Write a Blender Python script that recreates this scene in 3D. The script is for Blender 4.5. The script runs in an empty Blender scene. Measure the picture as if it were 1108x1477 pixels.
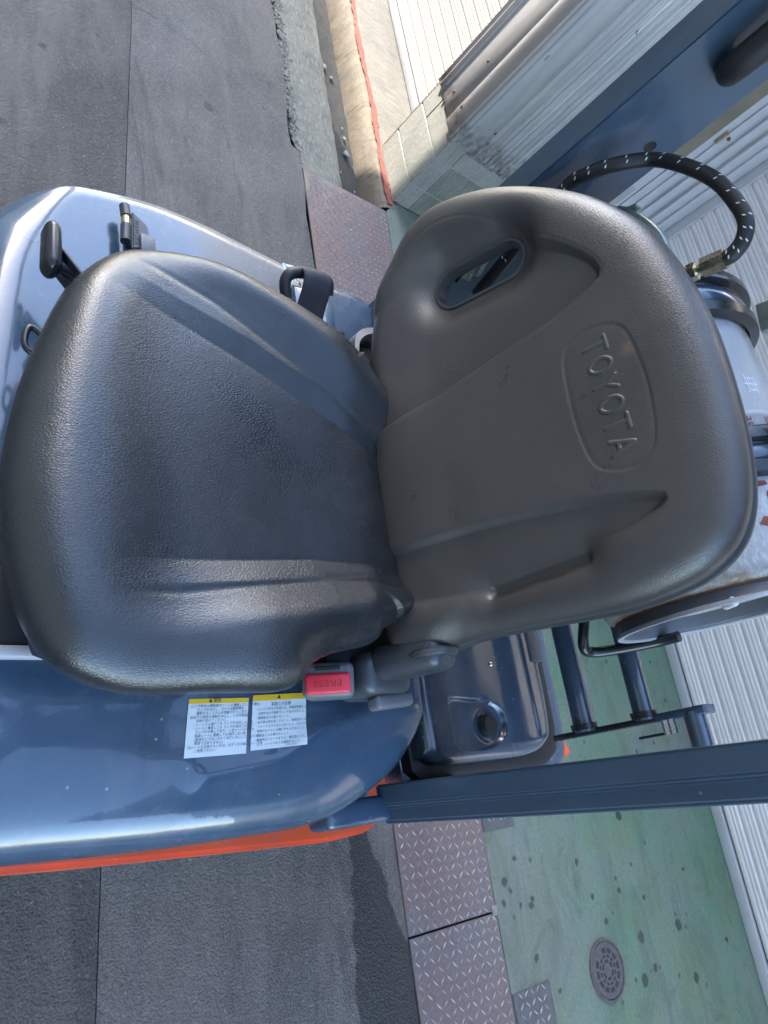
import bpy, bmesh, math, random
import numpy as np
from mathutils import Vector, Matrix
random.seed(4); RNG = np.random.default_rng(4)
SC = bpy.context.scene; COL = SC.collection
# ---------------------------------------------------------------- camera, sky, sun, exposure
cd = bpy.data.cameras.new('camera'); cam = bpy.data.objects.new('camera', cd); COL.objects.link(cam); SC.camera = cam
Xc = (.91922275, .14081856, .36769506); Yc = (.13821809, .75902016, -.63622649); Zc = (-.36868047, .63565598, .67824493)
# unrotated view axes: right, up, back; the phone is turned a quarter turn, so camera right = view up, camera up = -view right
Rg = Vector((Xc[0], Yc[0], Zc[0])); Up = Vector((Xc[1], Yc[1], Zc[1])); Bk = Vector((Xc[2], Yc[2], Zc[2]))
M = Matrix(((Up.x, -Rg.x, Bk.x), (Up.y, -Rg.y, Bk.y), (Up.z, -Rg.z, Bk.z)))
cam.matrix_world = Matrix.Translation((0, 0, 1.85)) @ M.to_4x4()
cd.sensor_fit = 'VERTICAL'; cd.sensor_height = 36; cd.lens = 36*1067/1477; cd.clip_start = .02; cd.clip_end = 2000
SC.render.resolution_x = 768; SC.render.resolution_y = 1024
SUN = Vector((-.75, -.32, .45)).normalized()
w = bpy.data.worlds.new('World'); SC.world = w; w.use_nodes = True
nt = w.node_tree; bg = nt.nodes['Background']; sk = nt.nodes.new('ShaderNodeTexSky'); sk.sky_type = 'NISHITA'; sk.sun_disc = False
sk.sun_elevation = math.asin(SUN.z); sk.sun_rotation = math.atan2(SUN.x, SUN.y); sk.dust_density = 1.0; sk.air_density = 1.0; sk.ozone_density = 1.2
nt.links.new(sk.outputs[0], bg.inputs[0]); bg.inputs[1].default_value = .15
sd = bpy.data.lights.new('sun', 'SUN'); sd.energy = 2.0; sd.angle = math.radians(.5); sd.color = (1, .93, .82)
so = bpy.data.objects.new('sun', sd); COL.objects.link(so); so.rotation_euler = SUN.to_track_quat('Z', 'Y').to_euler()
SC.view_settings.view_transform = 'Standard'; SC.view_settings.look = 'None'; SC.view_settings.exposure = 3.25
try: SC.cycles.caustics_reflective = False; SC.cycles.caustics_refractive = False
except Exception: pass; SC.view_settings.gamma = 1

# ---------------------------------------------------------------- materials
def node_mat(name):
    m = bpy.data.materials.new(name); m.use_nodes = True; t = m.node_tree
    return m, t, t.nodes['Principled BSDF']
def N(t, k, **kw):
    n = t.nodes.new('ShaderNode'+k)
    for a, v in kw.items(): setattr(n, a, v)
    return n
def L(t, a, b): t.links.new(a, b)
def tc(t, scale=(1, 1, 1), rot=(0, 0, 0)):
    c = N(t, 'TexCoord'); m = N(t, 'Mapping'); m.inputs['Scale'].default_value = scale; m.inputs['Rotation'].default_value = rot
    L(t, c.outputs['Object'], m.inputs[0]); return m.outputs[0]
def noise(t, v, s, d=4, r=.55, dist=0):
    n = N(t, 'TexNoise'); n.inputs['Scale'].default_value = s; n.inputs['Detail'].default_value = d; n.inputs['Roughness'].default_value = r
    n.inputs['Distortion'].default_value = dist; L(t, v, n.inputs['Vector']); return n.outputs[0]
def ramp(t, v, *st):
    n = N(t, 'ValToRGB'); e = n.color_ramp.elements
    while len(e) < len(st): e.new(.5)
    for k, (p, c) in enumerate(st):
        e[k].position = p; e[k].color = (*c, 1) if hasattr(c, '__len__') else (c, c, c, 1)
    L(t, v, n.inputs[0]); return n.outputs[0]
def mix(t, f, a, b, mode='MIX'):
    n = N(t, 'Mix', data_type='RGBA', blend_type=mode)
    for s, x in ((0, f), (6, a), (7, b)):
        if isinstance(x, (int, float)): n.inputs[s].default_value = x if s == 0 else (x, x, x, 1)
        elif isinstance(x, tuple): n.inputs[s].default_value = (*x, 1)
        else: L(t, x, n.inputs[s])
    return n.outputs[2]
def math_(t, op, a, b=None, c=None, clamp=False):
    n = N(t, 'Math', operation=op); n.use_clamp = clamp
    for s, x in ((0, a), (1, b), (2, c)):
        if x is None: continue
        if isinstance(x, (int, float)): n.inputs[s].default_value = x
        else: L(t, x, n.inputs[s])
    return n.outputs[0]
def bump(t, p, h, dist, st=1.0, prev=None):
    n = N(t, 'Bump'); n.inputs['Distance'].default_value = dist; n.inputs['Strength'].default_value = st
    L(t, h, n.inputs['Height'])
    if prev is not None: L(t, prev, n.inputs['Normal'])
    L(t, n.outputs[0], p.inputs['Normal']); return n.outputs[0]
def setc(t, p, c, inp='Base Color'):
    if isinstance(c, (int, float)): p.inputs[inp].default_value = c
    elif isinstance(c, tuple): p.inputs[inp].default_value = (*c, 1)
    else: L(t, c, p.inputs[inp])
def plain(name, c, rough=.5, metal=0, coat=0, var=.12, vs=30, bs=0, bd=.001):
    m, t, p = node_mat(name); v = tc(t); n = noise(t, v, vs, 5)
    setc(t, p, mix(t, 1, c, ramp(t, n, (.3, 1-var), (.7, 1+0*var)), 'MULTIPLY'))
    p.inputs['Metallic'].default_value = metal; p.inputs['Coat Weight'].default_value = coat; p.inputs['Coat Roughness'].default_value = .04
    setc(t, p, ramp(t, noise(t, v, vs*2.3, 4), (.3, max(0, rough-.06)), (.7, min(1, rough+.06))), 'Roughness')
    if bs: bump(t, p, noise(t, v, bs, 3), bd)
    return m
def leather(name, c, s, stretch=(1, 1, 1), rough=.4, gd=.00024):
    m, t, p = node_mat(name); v = tc(t, stretch)
    wv = N(t, 'VectorMath', operation='ADD'); nn = N(t, 'TexNoise'); nn.inputs['Scale'].default_value = s*.35; nn.inputs['Detail'].default_value = 2
    L(t, v, nn.inputs['Vector']); sc = N(t, 'VectorMath', operation='SCALE'); sc.inputs['Scale'].default_value = .9/s
    L(t, nn.outputs[1], sc.inputs[0]); L(t, v, wv.inputs[0]); L(t, sc.outputs[0], wv.inputs[1])
    vo = N(t, 'TexVoronoi', feature='DISTANCE_TO_EDGE'); vo.inputs['Scale'].default_value = s; L(t, wv.outputs[0], vo.inputs['Vector'])
    h = ramp(t, vo.outputs['Distance'], (0, 0.), (.22, .8), (.5, 1.))
    vo2 = N(t, 'TexVoronoi', feature='DISTANCE_TO_EDGE'); vo2.inputs['Scale'].default_value = s*.42; L(t, wv.outputs[0], vo2.inputs['Vector'])
    h2 = ramp(t, vo2.outputs['Distance'], (0, 0.), (.06, 1.))
    hh = math_(t, 'ADD', math_(t, 'MULTIPLY', h, .75), math_(t, 'MULTIPLY', h2, .12))
    b1 = bump(t, p, hh, gd, .8)
    bump(t, p, noise(t, tc(t), 9, 2), .004, .22, b1)
    n = noise(t, tc(t), 5, 5)
    dust = noise(t, tc(t), 130, 2)
    base = mix(t, 1, c, ramp(t, n, (.3, .75), (.7, 1.15)), 'MULTIPLY')
    base = mix(t, ramp(t, dust, (.70, 0.), (.80, .12)), base, (.16, .15, .14))
    base = mix(t, ramp(t, noise(t, tc(t), 3.5, 7, .7, .4), (.50, 0.), (.75, .10)), base, (.20, .185, .165))
    setc(t, p, base); setc(t, p, ramp(t, noise(t, tc(t), 9, 4), (.3, rough-.05), (.7, rough+.08)), 'Roughness')
    p.inputs['Specular IOR Level'].default_value = .8
    return m
def paint(name, c, rough=.22, coat=.8, orange=.5):
    m, t, p = node_mat(name); v = tc(t)
    n = noise(t, v, 7, 6, .6); sp = noise(t, v, 320, 2)
    b = mix(t, 1, c, ramp(t, n, (.3, .86), (.7, 1.08)), 'MULTIPLY')
    b = mix(t, ramp(t, sp, (.72, 0.), (.78, .35)), b, (.30, .29, .27))
    dirt = noise(t, v, 3.2, 7, .7, .6)
    b = mix(t, ramp(t, dirt, (.52, 0.), (.72, .22)), b, (.20, .19, .17))
    ch_ = N(t, 'TexVoronoi'); ch_.inputs['Scale'].default_value = 34; L(t, v, ch_.inputs['Vector'])
    b = mix(t, math_(t, 'MULTIPLY', ramp(t, ch_.outputs['Distance'], (.05, .8), (.075, 0.)), ramp(t, dirt, (.5, 0.), (.56, 1.))), b, (.32, .31, .29))
    scr = noise(t, tc(t, (6, 90, 60), (.3, 0, .6)), 3, 3)
    b = mix(t, ramp(t, scr, (.72, 0.), (.78, .10)), b, (.35, .36, .38))
    setc(t, p, b); setc(t, p, ramp(t, noise(t, v, 14, 5), (.35, rough-.05), (.7, rough+.10)), 'Roughness')
    setc(t, p, ramp(t, noise(t, v, 5, 7, .7, .5), (.45, .02), (.75, .16)), 'Coat Roughness')
    p.inputs['Coat Weight'].default_value = coat
    nb = N(t, 'Bump'); nb.inputs['Distance'].default_value = .0006*orange; nb.inputs['Strength'].default_value = .5
    L(t, noise(t, v, 45, 3), nb.inputs['Height']); L(t, nb.outputs[0], p.inputs['Coat Normal']); L(t, nb.outputs[0], p.inputs['Normal'])
    return m
def asphalt(name, c, coarse=1.0, wet=False):
    m, t, p = node_mat(name); v = tc(t)
    vo = N(t, 'TexVoronoi'); vo.inputs['Scale'].default_value = 150; L(t, v, vo.inputs['Vector'])
    big = noise(t, v, 1.7, 6, .6, .4); med = noise(t, v, 12, 6, .65); fine = noise(t, v, 220, 4, .7)
    hs = N(t, 'SeparateColor'); L(t, vo.outputs['Color'], hs.inputs[0])
    stone = ramp(t, hs.outputs[0], (0, .78), (.55, .96), (.95, 1.10), (1, 1.45))
    b = mix(t, 1, c, stone, 'MULTIPLY')
    b = mix(t, 1, b, ramp(t, fine, (.3, .62), (.7, 1.42)), 'MULTIPLY')
    b = mix(t, 1, b, ramp(t, med, (.3, .78), (.7, 1.12)), 'MULTIPLY')
    b = mix(t, 1, b, ramp(t, big, (.32, .70), (.68, 1.25)), 'MULTIPLY')
    b = mix(t, ramp(t, noise(t, tc(t, (.35, 1.6, 1), (0, 0, .1)), 2.2, 6, .65, .5), (.46, 0.), (.64, .6)), b, (.235, .21, .18))
    b = mix(t, ramp(t, noise(t, tc(t, (.5, 2.2, 1), (0, 0, -.15)), 3.1, 6, .7, .9), (.54, 0.), (.68, .7)), b, (.05, .049, .048))
    spots = noise(t, v, 6.5, 3, .5, .2)
    b = mix(t, ramp(t, spots, (.70, 0.), (.74, .55)), b, (.018, .019, .02))
    wh = N(t, 'TexVoronoi'); wh.inputs['Scale'].default_value = 17; L(t, v, wh.inputs['Vector'])
    b = mix(t, ramp(t, wh.outputs['Distance'], (.045, .8), (.07, 0.)), b, (.30, .28, .25))
    r = ramp(t, med, (.3, .62), (.7, .85))
    if wet:
        sx = N(t, 'SeparateXYZ'); L(t, v, sx.inputs[0])
        nz = math_(t, 'MULTIPLY', math_(t, 'SUBTRACT', noise(t, v, 9, 6, .7), .5), .10)
        y = math_(t, 'ADD', sx.outputs[1], nz)
        # damp strip along the step plates, x > 0
        lo = math_(t, 'SUBTRACT', y, math_(t, 'MULTIPLY_ADD', sx.outputs[0], -.08, 1.412))
        hi = math_(t, 'SUBTRACT', math_(t, 'MULTIPLY_ADD', sx.outputs[0], .30, 1.455), y)
        md = math_(t, 'MINIMUM', lo, hi)
        mk = ramp(t, math_(t, 'MULTIPLY_ADD', md, 12, .5), (.46, 0.), (.54, 1.))
        mx = ramp(t, math_(t, 'MULTIPLY_ADD', sx.outputs[0], 1, .8), (.3, 0.), (.6, 1.))
        mk = math_(t, 'MULTIPLY', mk, mx)
        b = mix(t, math_(t, 'MULTIPLY', mk, .82), b, (.012, .014, .016)); r = mix(t, mk, r, .38)
    setc(t, p, b); setc(t, p, r, 'Roughness')
    h = math_(t, 'ADD', math_(t, 'MULTIPLY', vo.outputs['Distance'], -.8), math_(t, 'MULTIPLY', fine, .7))
    h = math_(t, 'ADD', h, math_(t, 'MULTIPLY', noise(t, v, 55, 4, .7), 1.2*coarse))
    bump(t, p, h, .0055*coarse, .9)
    return m
def concrete(name, c, c2, s=5, rough=.85, streak=None, bs=1.0):
    m, t, p = node_mat(name); v = tc(t)
    b = mix(t, ramp(t, noise(t, v, s, 7, .65, .3), (.35, 0.), (.65, 1.)), c, c2)
    b = mix(t, 1, b, ramp(t, noise(t, v, 70, 5, .7), (.3, .8), (.7, 1.1)), 'MULTIPLY')
    b = mix(t, ramp(t, noise(t, v, 22, 3, .5), (.68, 0.), (.74, .5)), b, tuple(x*.45 for x in c))
    if streak:
        sc, col, am = streak
        b = mix(t, ramp(t, noise(t, tc(t, sc), 3, 5, .6, .3), (.52, 0.), (.66, am)), b, col)
    setc(t, p, b); p.inputs['Roughness'].default_value = rough
    bump(t, p, math_(t, 'ADD', noise(t, v, 35, 6, .7), math_(t, 'MULTIPLY', noise(t, v, 260, 3), .3)), .004*bs, .7)
    return m
MT = {}
MT['cush'] = leather('seat_vinyl', (.009, .0112, .0135), 300, (1, .66, 1), .28)
MT['back'] = leather('backrest_vinyl_warm_light', (.056, .050, .047), 300, (1, 1, 1), .31, .00030)  # lighter, warm copy of the seat vinyl: reflected light put into its colour
_t = MT['back'].node_tree; _p = _t.nodes['Principled BSDF']; _b = _p.inputs['Base Color'].links[0].from_socket
_v = N(_t, 'VectorMath', operation='DISTANCE'); L(_t, tc(_t), _v.inputs[0]); _v.inputs[1].default_value = (-.508, .826, 1.475)
L(_t, mix(_t, ramp(_t, math_(_t, 'ADD', _v.outputs['Value'], math_(_t, 'MULTIPLY', noise(_t, tc(_t), 90, 4), .012)), (.009, .55), (.018, 0.)), _b, (.22, .12, .06)), _p.inputs['Base Color'])
MT['shell'] = plain('black_plastic', (.05, .052, .056), .38, bs=300, bd=.0002)
MT['blk'] = plain('black_rubber', (.016, .016, .018), .5, bs=200, bd=.0003)
MT['blkg'] = plain('black_gloss', (.018, .019, .022), .22)
MT['greyp'] = plain('grey_plastic', (.13, .135, .15), .42, bs=260, bd=.0002)
MT['dgrey'] = plain('dark_grey_metal', (.06, .065, .075), .4, metal=.3)
MT['hood'] = paint('blue_grey_paint', (.037, .070, .118))
MT['guard'] = paint('dark_blue_frame_paint', (.052, .088, .135), .34, .35, 1)
MT['deck'] = paint('dark_blue_cover_paint', (.042, .068, .104), .2, .9, .4)
MT['orange'] = paint('orange_paint', (.82, .105, .028), .4, .2, 1)
MT['web'] = plain('belt_webbing', (.045, .045, .052), .75, bs=600, bd=.0006)
MT['chrome'] = plain('bright_metal', (.62, .62, .6), .24, metal=.95, var=.2, vs=60)
MT['brass'] = plain('brassy_zinc', (.55, .46, .30), .25, metal=.9, var=.25, vs=90)
MT['zinc'] = plain('greenish_zinc', (.34, .38, .33), .38, metal=.6, var=.25, vs=60)
MT['red'] = plain('red_button', (.75, .035, .06), .42, var=.06)
MT['redd'] = plain('dark_red_print', (.50, .018, .035), .5)
MT['white'] = plain('white_print', (.75, .77, .78), .5, var=.05)
MT['sticker'] = plain('sticker_white', (.72, .78, .80), .35, var=.10, vs=14)
MT['yellow'] = plain('sticker_yellow', (.80, .50, .02), .35, var=.05)
MT['ink'] = plain('print_ink', (.10, .10, .13), .5)
MT['inkb'] = plain('black_ink', (.02, .02, .02), .5)
MT['dark'] = plain('shade_dark', (.012, .013, .015), .7)  # near-black used as painted shade under the seat, in gaps and slots
MT['asphA'] = asphalt('asphalt_coarse', (.118, .111, .105), 1.4)
MT['asphB'] = asphalt('asphalt_fine', (.158, .148, .136), .9, wet=True)
MT['asphC'] = asphalt('asphalt_older', (.168, .158, .146), 1.0)
MT['joint'] = plain('joint_tar', (.02, .02, .02), .8)
MT['kerbc'] = concrete('kerb_concrete', (.30, .275, .215), (.19, .185, .15), 9, streak=((8, 30, 8), (.42, .42, .37), .6), bs=1.6)
MT['gutf'] = concrete('gutter_floor_dark', (.07, .068, .06), (.04, .042, .04), 12, bs=2)  # darker concrete for the gutter floor and its end
MT['cream'] = concrete('gutter_wall_concrete', (.22, .18, .13), (.15, .125, .095), 9, streak=((14, 3, 3), (.10, .08, .06), .8))
MT['apron'] = concrete('apron_concrete', (.19, .175, .15), (.135, .13, .115), 5, streak=((50, 2, 4), (.30, .28, .25), .5))
MT['block'] = concrete('block_concrete', (.33, .32, .285), (.25, .25, .225), 6, streak=((30, 30, 4), (.16, .16, .14), .4))
MT['blockb'] = concrete('block_dark_green', (.25, .255, .21), (.17, .18, .15), 6, streak=((30, 30, 4), (.11, .12, .09), .5))  # darker, greener variant for some of the side blocks
MT['mortar'] = concrete('mortar', (.42, .41, .37), (.32, .31, .28), 20)
MT['clad'] = plain('zinc_cladding', (.52, .52, .53), .42, metal=.35, var=.25, vs=6)
MT['wallb'] = concrete('beige_render', (.34, .30, .24), (.29, .26, .21), 2)
MT['wallc'] = concrete('cream_render', (.52, .45, .36), (.46, .40, .32), 2)
MT['reda'] = plain('red_road_paint', (.30, .075, .05), .7, var=.5, vs=40)

# weathered cladding with rusty, peeling spots near its lower edge
m, t, p = node_mat('zinc_cladding_weathered'); v = tc(t)
b = mix(t, ramp(t, noise(t, v, 4, 6), (.3, 0.), (.7, 1.)), (.56, .56, .59), (.66, .65, .65))
b = mix(t, ramp(t, noise(t, tc(t, (14, 14, 1.2)), 2, 5), (.5, 0.), (.7, .35)), b, (.36, .34, .36))
sx = N(t, 'SeparateXYZ'); L(t, v, sx.inputs[0])
lowm = ramp(t, math_(t, 'ADD', sx.outputs[2], math_(t, 'MULTIPLY', noise(t, v, 20, 5), .14)), (.55, 1.), (.62, 0.))
b = mix(t, math_(t, 'MULTIPLY', lowm, ramp(t, noise(t, v, 30, 4), (.4, .1), (.6, .75))), b, (.22, .19, .18))
b = mix(t, ramp(t, noise(t, v, 26, 2), (.74, 0.), (.76, .8)), b, (.13, .05, .04))
setc(t, p, b); p.inputs['Roughness'].default_value = .45; p.inputs['Metallic'].default_value = .25
bump(t, p, noise(t, v, 12, 4), .003, .4); MT['cladw'] = m
# ivory shutter paint
def shutterm(name, c):
    m, t, p = node_mat(name); v = tc(t)
    b = mix(t, 1, c, ramp(t, noise(t, tc(t, (1, 1, 8)), 3, 5), (.3, .88), (.7, 1.05)), 'MULTIPLY')
    b = mix(t, ramp(t, noise(t, tc(t, (3, 3, 40)), 6, 4), (.62, 0.), (.75, .22)), b, (.40, .35, .33))
    setc(t, p, b); p.inputs['Roughness'].default_value = .42; return m
MT['shut'] = shutterm('shutter_paint', (.80, .755, .78)); MT['shutL'] = shutterm('shutter_paint_ivory', (.46, .44, .41))
MT['groove'] = plain('shutter_joint', (.30, .24, .235), .6)
MT['frame'] = plain('pale_aluminium', (.56, .56, .60), .35, metal=.25, var=.12, vs=10)
MT['jamb'] = plain('brown_coated_jamb', (.23, .20, .15), .5, var=.3, vs=9, bs=160, bd=.001)
# green painted floor, worn
m, t, p = node_mat('green_floor_paint'); v = tc(t)
gm = noise(t, v, 1.7, 7, .62, .5)
b = mix(t, ramp(t, gm, (.36, 0.), (.60, 1.)), (.21, .255, .225), (.13, .255, .17))
sx = N(t, 'SeparateXYZ'); L(t, v, sx.inputs[0])
gy = ramp(t, math_(t, 'ADD', sx.outputs[1], math_(t, 'MULTIPLY', noise(t, v, 3, 5), .9)), (.0, 0.), (1., 1.))
gy2 = N(t, 'MapRange'); gy2.inputs[1].default_value = 2.55; gy2.inputs[2].default_value = 2.95
L(t, math_(t, 'ADD', sx.outputs[1], math_(t, 'MULTIPLY', noise(t, v, 3, 5), .9)), gy2.inputs[0])
b = mix(t, gy2.outputs[0], (.215, .24, .22), b)
b = mix(t, ramp(t, noise(t, v, 4.2, 6, .7, .6), (.42, 0.), (.68, .55)), b, (.20, .225, .125))
b = mix(t, ramp(t, noise(t, v, 6, 7, .7, 1.2), (.55, 0.), (.72, .65)), b, (.085, .10, .075))
b = mix(t, ramp(t, noise(t, tc(t, (1, 6, 1), (0, 0, .2)), 5, 6, .7), (.55, 0.), (.72, .4)), b, (.27, .30, .26))
b = mix(t, 1, b, ramp(t, noise(t, v, 90, 5, .7), (.3, .82), (.7, 1.12)), 'MULTIPLY')
SP = [(.16,2.75,7),(.22,2.09,3),(.41,2.64,4),(.28,2.42,4),(.28,2.02,6),(.34,2.0,4),(.37,2.13,4),(.46,2.79,4),(.59,2.98,8),(.58,2.71,7),(.71,2.67,8),(.69,2.75,5),(.49,2.52,4),(.52,2.11,4),(.41,3.12,3),(.4,2.47,3),(.35,2.14,4),(.63,2.19,3),(.78,3.01,7),(.71,3.31,4),(-.44,3.07,4),(-.46,2.94,3),(-.46,3.31,3),(-.28,3.35,3),(-.07,3.0,3),(.31,2.04,3),(.36,2.08,3)]
ad = N(t, 'VectorMath', operation='ADD'); nn = N(t, 'TexNoise'); nn.inputs['Scale'].default_value = 40; L(t, v, nn.inputs['Vector'])
s_ = N(t, 'VectorMath', operation='SCALE'); s_.inputs['Scale'].default_value = .02; L(t, nn.outputs[1], s_.inputs[0]); L(t, v, ad.inputs[0]); L(t, s_.outputs[0], ad.inputs[1])
acc = None
for x, y, r in SP:
    d = N(t, 'VectorMath', operation='DISTANCE'); L(t, ad.outputs[0], d.inputs[0]); d.inputs[1].default_value = (x+.01, y+.01, .01)
    q = math_(t, 'SUBTRACT', d.outputs['Value'], r*.0026)
    acc = q if acc is None else math_(t, 'MINIMUM', acc, q)
b = mix(t, ramp(t, math_(t, 'MULTIPLY_ADD', acc, 60, .5), (.38, .85), (.72, 0.)), b, (.028, .034, .036))
wn = N(t, 'TexVoronoi'); wn.inputs['Scale'].default_value = 9; L(t, v, wn.inputs['Vector'])
b = mix(t, ramp(t, wn.outputs['Distance'], (.06, .7), (.10, 0.)), b, (.05, .055, .055))
b = mix(t, 1, b, (.80, .84, .80), 'MULTIPLY')
b = mix(t, ramp(t, noise(t, tc(t, (1, 2.5, 1), (0, 0, .6)), 2.6, 7, .7, .9), (.48, 0.), (.68, .6)), b, (.085, .105, .085))
setc(t, p, b); setc(t, p, ramp(t, noise(t, v, 5, 5), (.3, .6), (.7, .85)), 'Roughness'); bump(t, p, noise(t, v, 60, 5), .0015, .5); MT['green'] = m
# checker plate steel, rust tinted
m, t, p = node_mat('checker_steel'); v = tc(t)
b = mix(t, ramp(t, noise(t, v, 4, 6, .6, .3), (.35, 0.), (.65, 1.)), (.22, .195, .19), (.25, .175, .16))
b = mix(t, ramp(t, noise(t, v, 9, 5, .6), (.6, 0.), (.75, .6)), b, (.34, .14, .09))
b = mix(t, 1, b, ramp(t, noise(t, v, 110, 5, .7), (.3, .75), (.7, 1.15)), 'MULTIPLY')
setc(t, p, b); p.inputs['Metallic'].default_value = .35; setc(t, p, ramp(t, noise(t, v, 20, 4), (.3, .42), (.7, .68)), 'Roughness'); bump(t, p, noise(t, v, 160, 3), .0006); MT['chk'] = m
MT['tread'] = plain('tread_highlight_steel', (.52, .48, .47), .38, metal=.35, var=.6, vs=40)  # lozenge highlights painted in as a much lighter steel
MT['chk2'] = plain('bare_checker_steel', (.20, .21, .22), .42, metal=.55, var=.3, vs=30)
MT['iron'] = plain('cast_iron_cover', (.15, .14, .145), .55, metal=.3, var=.3, vs=50, bs=150, bd=.0006)
MT['ironb'] = plain('cast_iron_recess', (.035, .04, .042), .7)
# tank paint: grey, scuffed with rust
m, t, p = node_mat('scuffed_tank_paint'); v = tc(t)
b = mix(t, ramp(t, noise(t, v, 7, 6), (.3, 0.), (.7, 1.)), (.37, .37, .37), (.46, .46, .47))
sx = N(t, 'SeparateXYZ'); L(t, v, sx.inputs[0])
rt = ramp(t, sx.outputs[0], (.0, 0.), (1., 1.))
mr = N(t, 'MapRange'); mr.inputs[1].default_value = .25; mr.inputs[2].default_value = .60; L(t, math_(t, 'ADD', sx.outputs[0], 0), mr.inputs[0])
scuff = ramp(t, noise(t, tc(t, (1, 3, 3), (.4, .2, .5)), 60, 6, .75, .5), (.50, 0.), (.56, 1.))
b = mix(t, math_(t, 'MULTIPLY', scuff, math_(t, 'MULTIPLY_ADD', mr.outputs[0], .7, .12)), b, (.60, .62, .62))
scuff2 = ramp(t, noise(t, tc(t, (1, 3, 3), (.4, 1.2, .1)), 80, 6, .8, .8), (.60, 0.), (.66, 1.))
b = mix(t, math_(t, 'MULTIPLY', scuff2, math_(t, 'MULTIPLY_ADD', mr.outputs[0], .8, .08)), b, (.13, .12, .14))
edge = N(t, 'MapRange'); edge.inputs[1].default_value = .548; edge.inputs[2].default_value = .572
L(t, math_(t, 'ADD', sx.outputs[0], math_(t, 'MULTIPLY', noise(t, v, 25, 5), .04)), edge.inputs[0])
b = mix(t, math_(t, 'MULTIPLY', edge.outputs[0], ramp(t, noise(t, v, 60, 4), (.35, .2), (.6, 1.))), b, (.24, .13, .055))
setc(t, p, b); p.inputs['Roughness'].default_value = .42; bump(t, p, noise(t, v, 120, 4), .0008); MT['tank'] = m
MT['rust'] = plain('rust', (.22, .10, .045), .8, var=.5, vs=60, bs=200)

# ---------------------------------------------------------------- helpers
def link(o, parent=None):
    COL.objects.link(o)
    if parent is not None: o.parent = parent
    return o
def tag(o, label=None, cat=None, group=None, kind=None):
    if label: o['label'] = label
    if cat: o['category'] = cat
    if group: o['group'] = group
    if kind: o['kind'] = kind
    return o
def empty(name, loc, label, cat, group=None):
    o = bpy.data.objects.new(name, None); o.location = loc; o.empty_display_size = .1; COL.objects.link(o); return tag(o, label, cat, group)
def smooth(me, ang=40):
    me.polygons.foreach_set('use_smooth', [True]*len(me.polygons))
    me.update()
    try: me.set_sharp_from_angle(angle=math.radians(ang))
    except Exception: pass
def mesh(name, V, F, mat, parent=None, sm=40, off=None):
    me = bpy.data.meshes.new(name); me.from_pydata([tuple(map(float, v)) for v in V], [], [tuple(map(int, f)) for f in F]); me.materials.append(MT[mat] if isinstance(mat, str) else mat)
    if sm: smooth(me, sm)
    o = bpy.data.objects.new(name, me)
    link(o, parent)
    if parent is not None and parent.location.length > 0:      # parts are written in world coordinates
        o.matrix_parent_inverse = Matrix.Translation(-parent.location) if parent.parent is None else Matrix()
    return o
def bmobj(name, bm, mat, parent=None, sm=40, fix=True):
    if fix: bmesh.ops.recalc_face_normals(bm, faces=bm.faces)
    me = bpy.data.meshes.new(name); bm.to_mesh(me); bm.free(); me.materials.append(MT[mat] if isinstance(mat, str) else mat)
    if sm: smooth(me, sm)
    o = bpy.data.objects.new(name, me); link(o, parent)
    if parent is not None and parent.parent is None and parent.type == 'EMPTY': o.matrix_parent_inverse = Matrix.Translation(-parent.location)
    return o
def add_box(bm, c, s, rot=None, bev=0, seg=2):
    r = bmesh.ops.create_cube(bm, size=1); vs = r['verts']
    bmesh.ops.scale(bm, vec=s, verts=vs)
    if bev:
        es = list({e for v in vs for e in v.link_edges}); rr = bmesh.ops.bevel(bm, geom=es, offset=bev, segments=seg, affect='EDGES', profile=.5); vs = list({v for f in rr['faces'] for v in f.verts} | {v for v in vs if v.is_valid})
    if rot is not None: bmesh.ops.rotate(bm, cent=(0, 0, 0), matrix=rot, verts=vs)
    bmesh.ops.translate(bm, vec=c, verts=vs); return vs
def box(name, x0, x1, y0, y1, z0, z1, mat, parent=None, bev=.004, seg=2):
    bm = bmesh.new(); add_box(bm, ((x0+x1)/2, (y0+y1)/2, (z0+z1)/2), (x1-x0, y1-y0, z1-z0), bev=bev, seg=seg); return bmobj(name, bm, mat, parent)
def obox(name, c, s, rot, mat, parent=None, bev=.004, seg=3):
    bm = bmesh.new(); add_box(bm, c, s, rot, bev, seg); return bmobj(name, bm, mat, parent)
def catmull(P, n, closed=True):
    P = [np.array(p, float) for p in P]; m = len(P); out = []
    segs = m if closed else m-1
    for i in range(segs):
        p0 = P[(i-1) % m] if closed or i > 0 else P[i]; p1 = P[i]; p2 = P[(i+1) % m]; p3 = P[(i+2) % m] if closed or i+2 < m else P[i+1]
        for k in range(n):
            u = k/n; out.append(.5*((2*p1)+(p2-p0)*u+(2*p0-5*p1+4*p2-p3)*u*u+(3*p1-p0-3*p2+p3)*u**3))
    if not closed: out.append(P[-1])
    return np.array(out)
def resample(P, n, closed=True):
    Q = np.vstack([P, P[:1]]) if closed else P
    d = np.r_[0, np.cumsum(np.linalg.norm(np.diff(Q, axis=0), axis=1))]
    s = np.linspace(0, d[-1], n, endpoint=not closed)
    return np.stack([np.interp(s, d, Q[:, k]) for k in range(Q.shape[1])], 1)
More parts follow.
